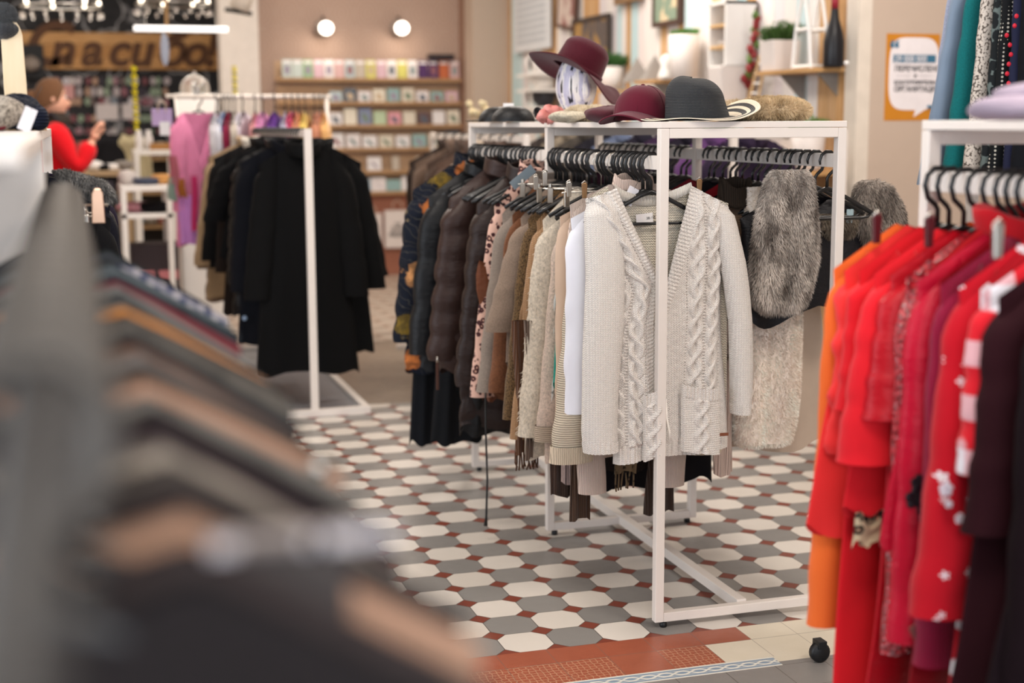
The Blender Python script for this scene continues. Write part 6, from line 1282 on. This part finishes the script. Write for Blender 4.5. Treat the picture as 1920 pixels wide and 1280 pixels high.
# ================================================================ PERSON
def person():
    px_=PY(103,240,9.8)[0]; root=thing('person','person in a red jacket and dark backpack raising a phone, facing right','person',(px_,9.8,0))
    def skin(name,verts,edges,rad,mat,rootv=0,parent=root,sub=2):
        me=bpy.data.meshes.new(name); me.from_pydata(verts,edges,[]); o=bpy.data.objects.new(name,me); COL.objects.link(o); o.parent=parent
        m=o.modifiers.new('skin','SKIN'); 
        for i,r in enumerate(rad): me.skin_vertices[0].data[i].radius=(r,r) if not isinstance(r,tuple) else r; me.skin_vertices[0].data[i].use_root=(i==rootv)
        m.use_smooth_shade=True; s=o.modifiers.new('sub','SUBSURF'); s.levels=sub; s.render_levels=sub; me.materials.append(mat); return o
    sk=NT('skin',.5,.3); sk.col(srgb('#d8a48c')); sk.b.inputs['Subsurface Weight'].default_value=.08
    # skeleton: facing +x; z up
    V=[(0,0,.93),(0,0,1.12),(.0,0,1.30),(-.01,0,1.40),(.01,0,1.475),
       (.0,-.17,1.36),(.125,-.20,1.10),(.235,-.15,1.30),            # near arm: shoulder, elbow, wrist
       (.0,.17,1.36),(.12,.20,1.10),(.24,.05,1.31),
       (0,-.10,.88),(.02,-.10,.48),(-.01,-.10,.09),(.14,-.11,.04),(0,.10,.88),(-.02,.10,.48),(.0,.10,.09),(.15,.11,.04)]
    E_=[(0,1),(1,2),(2,3),(3,4),(3,5),(5,6),(6,7),(3,8),(8,9),(9,10),(0,11),(11,12),(12,13),(13,14),(0,15),(15,16),(16,17),(17,18)]
    skin('body',V,E_,[.10,.09,.085,.055,.05,.034,.034,.026,.034,.034,.026,.085,.055,.038,.03,.085,.055,.038,.03],sk.m)
    red=cloth('#d3101c','wool')
    VJ=[(0,0,.86),(0,0,1.0),(0,0,1.2),(-.01,0,1.38),(.0,-.18,1.37),(.125,-.205,1.10),(.22,-.155,1.28),(.0,.18,1.37),(.12,.205,1.10),(.225,.06,1.285)]
    skin('jacket',VJ,[(0,1),(1,2),(2,3),(3,4),(4,5),(5,6),(3,7),(7,8),(8,9)],[.17,.16,.155,.11,.085,.075,.065,.085,.075,.065],red)
    dk_=cloth('#23252e','denim'); VT=[(0,0,.92),(0,-.10,.86),(.02,-.10,.48),(-.01,-.10,.12),(0,.10,.86),(-.02,.10,.48),(0,.10,.12)]
    skin('trousers',VT,[(0,1),(1,2),(2,3),(0,4),(4,5),(5,6)],[.14,.105,.075,.06,.105,.075,.06],dk_)
    # head (profile to the right)
    h=MB()
    def hf(u,t):
        a=2*PI*u; th=PI*t; r=math.sin(th)**.85; z=1.56+.118*math.cos(th); x=.095*r*math.cos(a)-.01; y=.074*r*math.sin(a); f=max(0,math.cos(a))**4
        if .5<t<.66: x+=f*.024*math.sin((t-.5)/.16*PI)**.8*math.exp(-(math.sin(a)/.2)**2)
        if .40<t<.50: x-=f*.006
        if .68<t<.74 or .745<t<.79: x+=.006*f
        if t>.8: x+=.014*f; 
        if t>.62: y*=1-.3*(t-.62)/.38
        return (x,y,z)
    hd=h.grid(hf,40,40,wrapu=True).build('head',sk.m,root)
    for s in(-1,1): MB().blob((.074,s*.032,1.575),(.010,.012,.008),amp=0,n=12,m=8).build('eye',plain('#e8e4e0',.2),hd); MB().blob((.083,s*.033,1.575),(.003,.005,.005),amp=0,n=10,m=6).build('iris',plain('#2a1c14',.2),hd); MB().blob((-.005,s*.076,1.565),(.018,.008,.03),amp=.05,n=12,m=8).build('ear',sk.m,hd); MB().tube([(.07,s*.018,1.597),(.076,s*.034,1.602),(.068,s*.05,1.596)],.004,6).build('eyebrow',plain('#4a3222'),hd)
    MB().blob((.088,0,1.502),(.008,.02,.006),amp=0,n=12,m=6).build('lips',plain('#b5605a'),hd)
    hr=MB()
    def hairf(u,t):
        a=2*PI*u; th=PI*t*.62; r=math.sin(th)**.8; back=max(0,-math.cos(a)); z=1.572+.128*math.cos(th)-(.06*back*t); return ((.104*r*math.cos(a)-.018-.01*back)*(1 if math.cos(a)<.3 else .93-.12*t),.084*r*math.sin(a),z+ (.03*max(0,math.cos(a))*t))
    hr.grid(hairf,40,20,wrapu=True); hr.blob((-.13,0,1.56),(.05,.045,.055),seed=2,amp=.1); hr.build('hair',cloth('#6a4a33','wool'),root)
    MB().blob((-.01,0,1.42),(.11,.115,.07),seed=4,amp=.12,n=24,m=12).build('scarf',cloth('#3a332e','fuzzy'),root)
    MB().blob((-.20,0,1.16),(.11,.15,.24),seed=6,amp=.03,n=24,m=16,sq=.6).build('backpack',cloth('#1d1a20','nylon'),root)
    for s in (-1,1): MB().tube([(-.16,s*.09,1.36),(-.02,s*.10,1.47),(.10,s*.10,1.36),(.13,s*.11,1.15)],.016,8).build('strap',cloth('#1d1a20','nylon'),root)
    # hands, closed round the phone
    for s,wr_ in((-1,Vector((.235,-.15,1.30))),(1,Vector((.24,.05,1.31)))):
        palm=wr_+Vector((.02,s*-.012,.05)); Vh=[tuple(wr_),tuple(wr_+Vector((.012,-s*.006,.03))),tuple(palm)]; Eh=[(0,1),(1,2)]; R_=[.026,.026,.027]
        for k in range(4):
            o=Vector((0,-s*.0,0)); base=palm+Vector((.004-.004*k,(k-1.5)*.0175,.012)); b=len(Vh); L=[.036,.042,.039,.03][k]
            Vh+= [tuple(base),tuple(base+Vector((.014,0,L*.75))),tuple(base+Vector((.034,-s*.002,L*1.05))),tuple(base+Vector((.048,-s*.004,L*.85)))]; Eh+=[(2,b),(b,b+1),(b+1,b+2),(b+2,b+3)]; R_+=[.010,.009,.0085,.007]
        b=len(Vh); Vh+=[tuple(palm+Vector((.016,-s*.026,-.012))),tuple(palm+Vector((.036,-s*.036,.004))),tuple(palm+Vector((.05,-s*.034,.02)))]; Eh+=[(1,b),(b,b+1),(b+1,b+2)]; R_+=[.012,.010,.008]
        skin('hand',Vh,Eh,R_,sk.m)
    for s in(-1,1): MB().blob((.09,s*.11,.045),(.13,.05,.045),amp=.03,n=18,m=10).build('shoe',plain('#2a2628'),root)
    ph=thing('phone','dark phone held up in the raised hands of the person in red','phone',(px_+.335,9.70,1.395)); flat(MB().box(-.006,.006,-.075,.075,-.036,.036),'body',plain('#121216',.3),ph,bevel=.003)
    flat(MB().box(-.0068,-.006,-.068,.068,-.031,.031),'screen',plain('#1c2028',.15),ph,bevel=0)
person()
# ================================================================ LIGHT
def area(name,loc,rot,sx,sy,e,c):
    l=bpy.data.lights.new(name,'AREA'); l.shape='RECTANGLE'; l.size=sx; l.size_y=sy; l.energy=e; l.color=c; o=bpy.data.objects.new(name,l); COL.objects.link(o); o.location=loc; o.rotation_euler=rot; return o
em=NT('panel_glow'); em.b.inputs['Emission Color'].default_value=(1,.9,.78,1); em.b.inputs['Emission Strength'].default_value=2; em.b.inputs['Base Color'].default_value=(1,1,1,1)
LP=[(.3,.6,42),(2.6,1.2,55),(.2,4.6,45),(3.1,4.9,60),(.6,8.6,60),(2.9,8.4,62),(-.2,12.0,42),(2.3,11.4,26)]
for i,(x,y,e) in enumerate(LP):
    t=thing('ceiling_light','square warm ceiling light panel, number %d along the ceiling'%(i+1),'ceiling light',(x,y,HC-.03)); flat(MB().box(-.3,.3,-.3,.3,0,.03),'panel',em.m,t,bevel=0)
    t['label']='square warm ceiling light panel above '+['the foreground rack','the red rack','the near left aisle','the central rack','the coat rail','the plank wall rack','the chalkboard area','the card shelves'][i]
    area('ceiling_area',(x,y,HC-.05),(0,0,0),.9,.9,e*LK,(1,.915,.83))
area('window_left',(-3.85,2.4,1.7),(0,-PI/2,0),2.4,4.5,WIN*LK,(.80,.89,1.))
area('window_front',(.5,-3.1,1.7),(PI/2,0,0),5,2.6,WINF*LK,(.86,.92,1.))
w=bpy.data.worlds.new('world'); SC.world=w; w.use_nodes=True; w.node_tree.nodes['Background'].inputs[0].default_value=(.8,.88,1,1); w.node_tree.nodes['Background'].inputs[1].default_value=.5
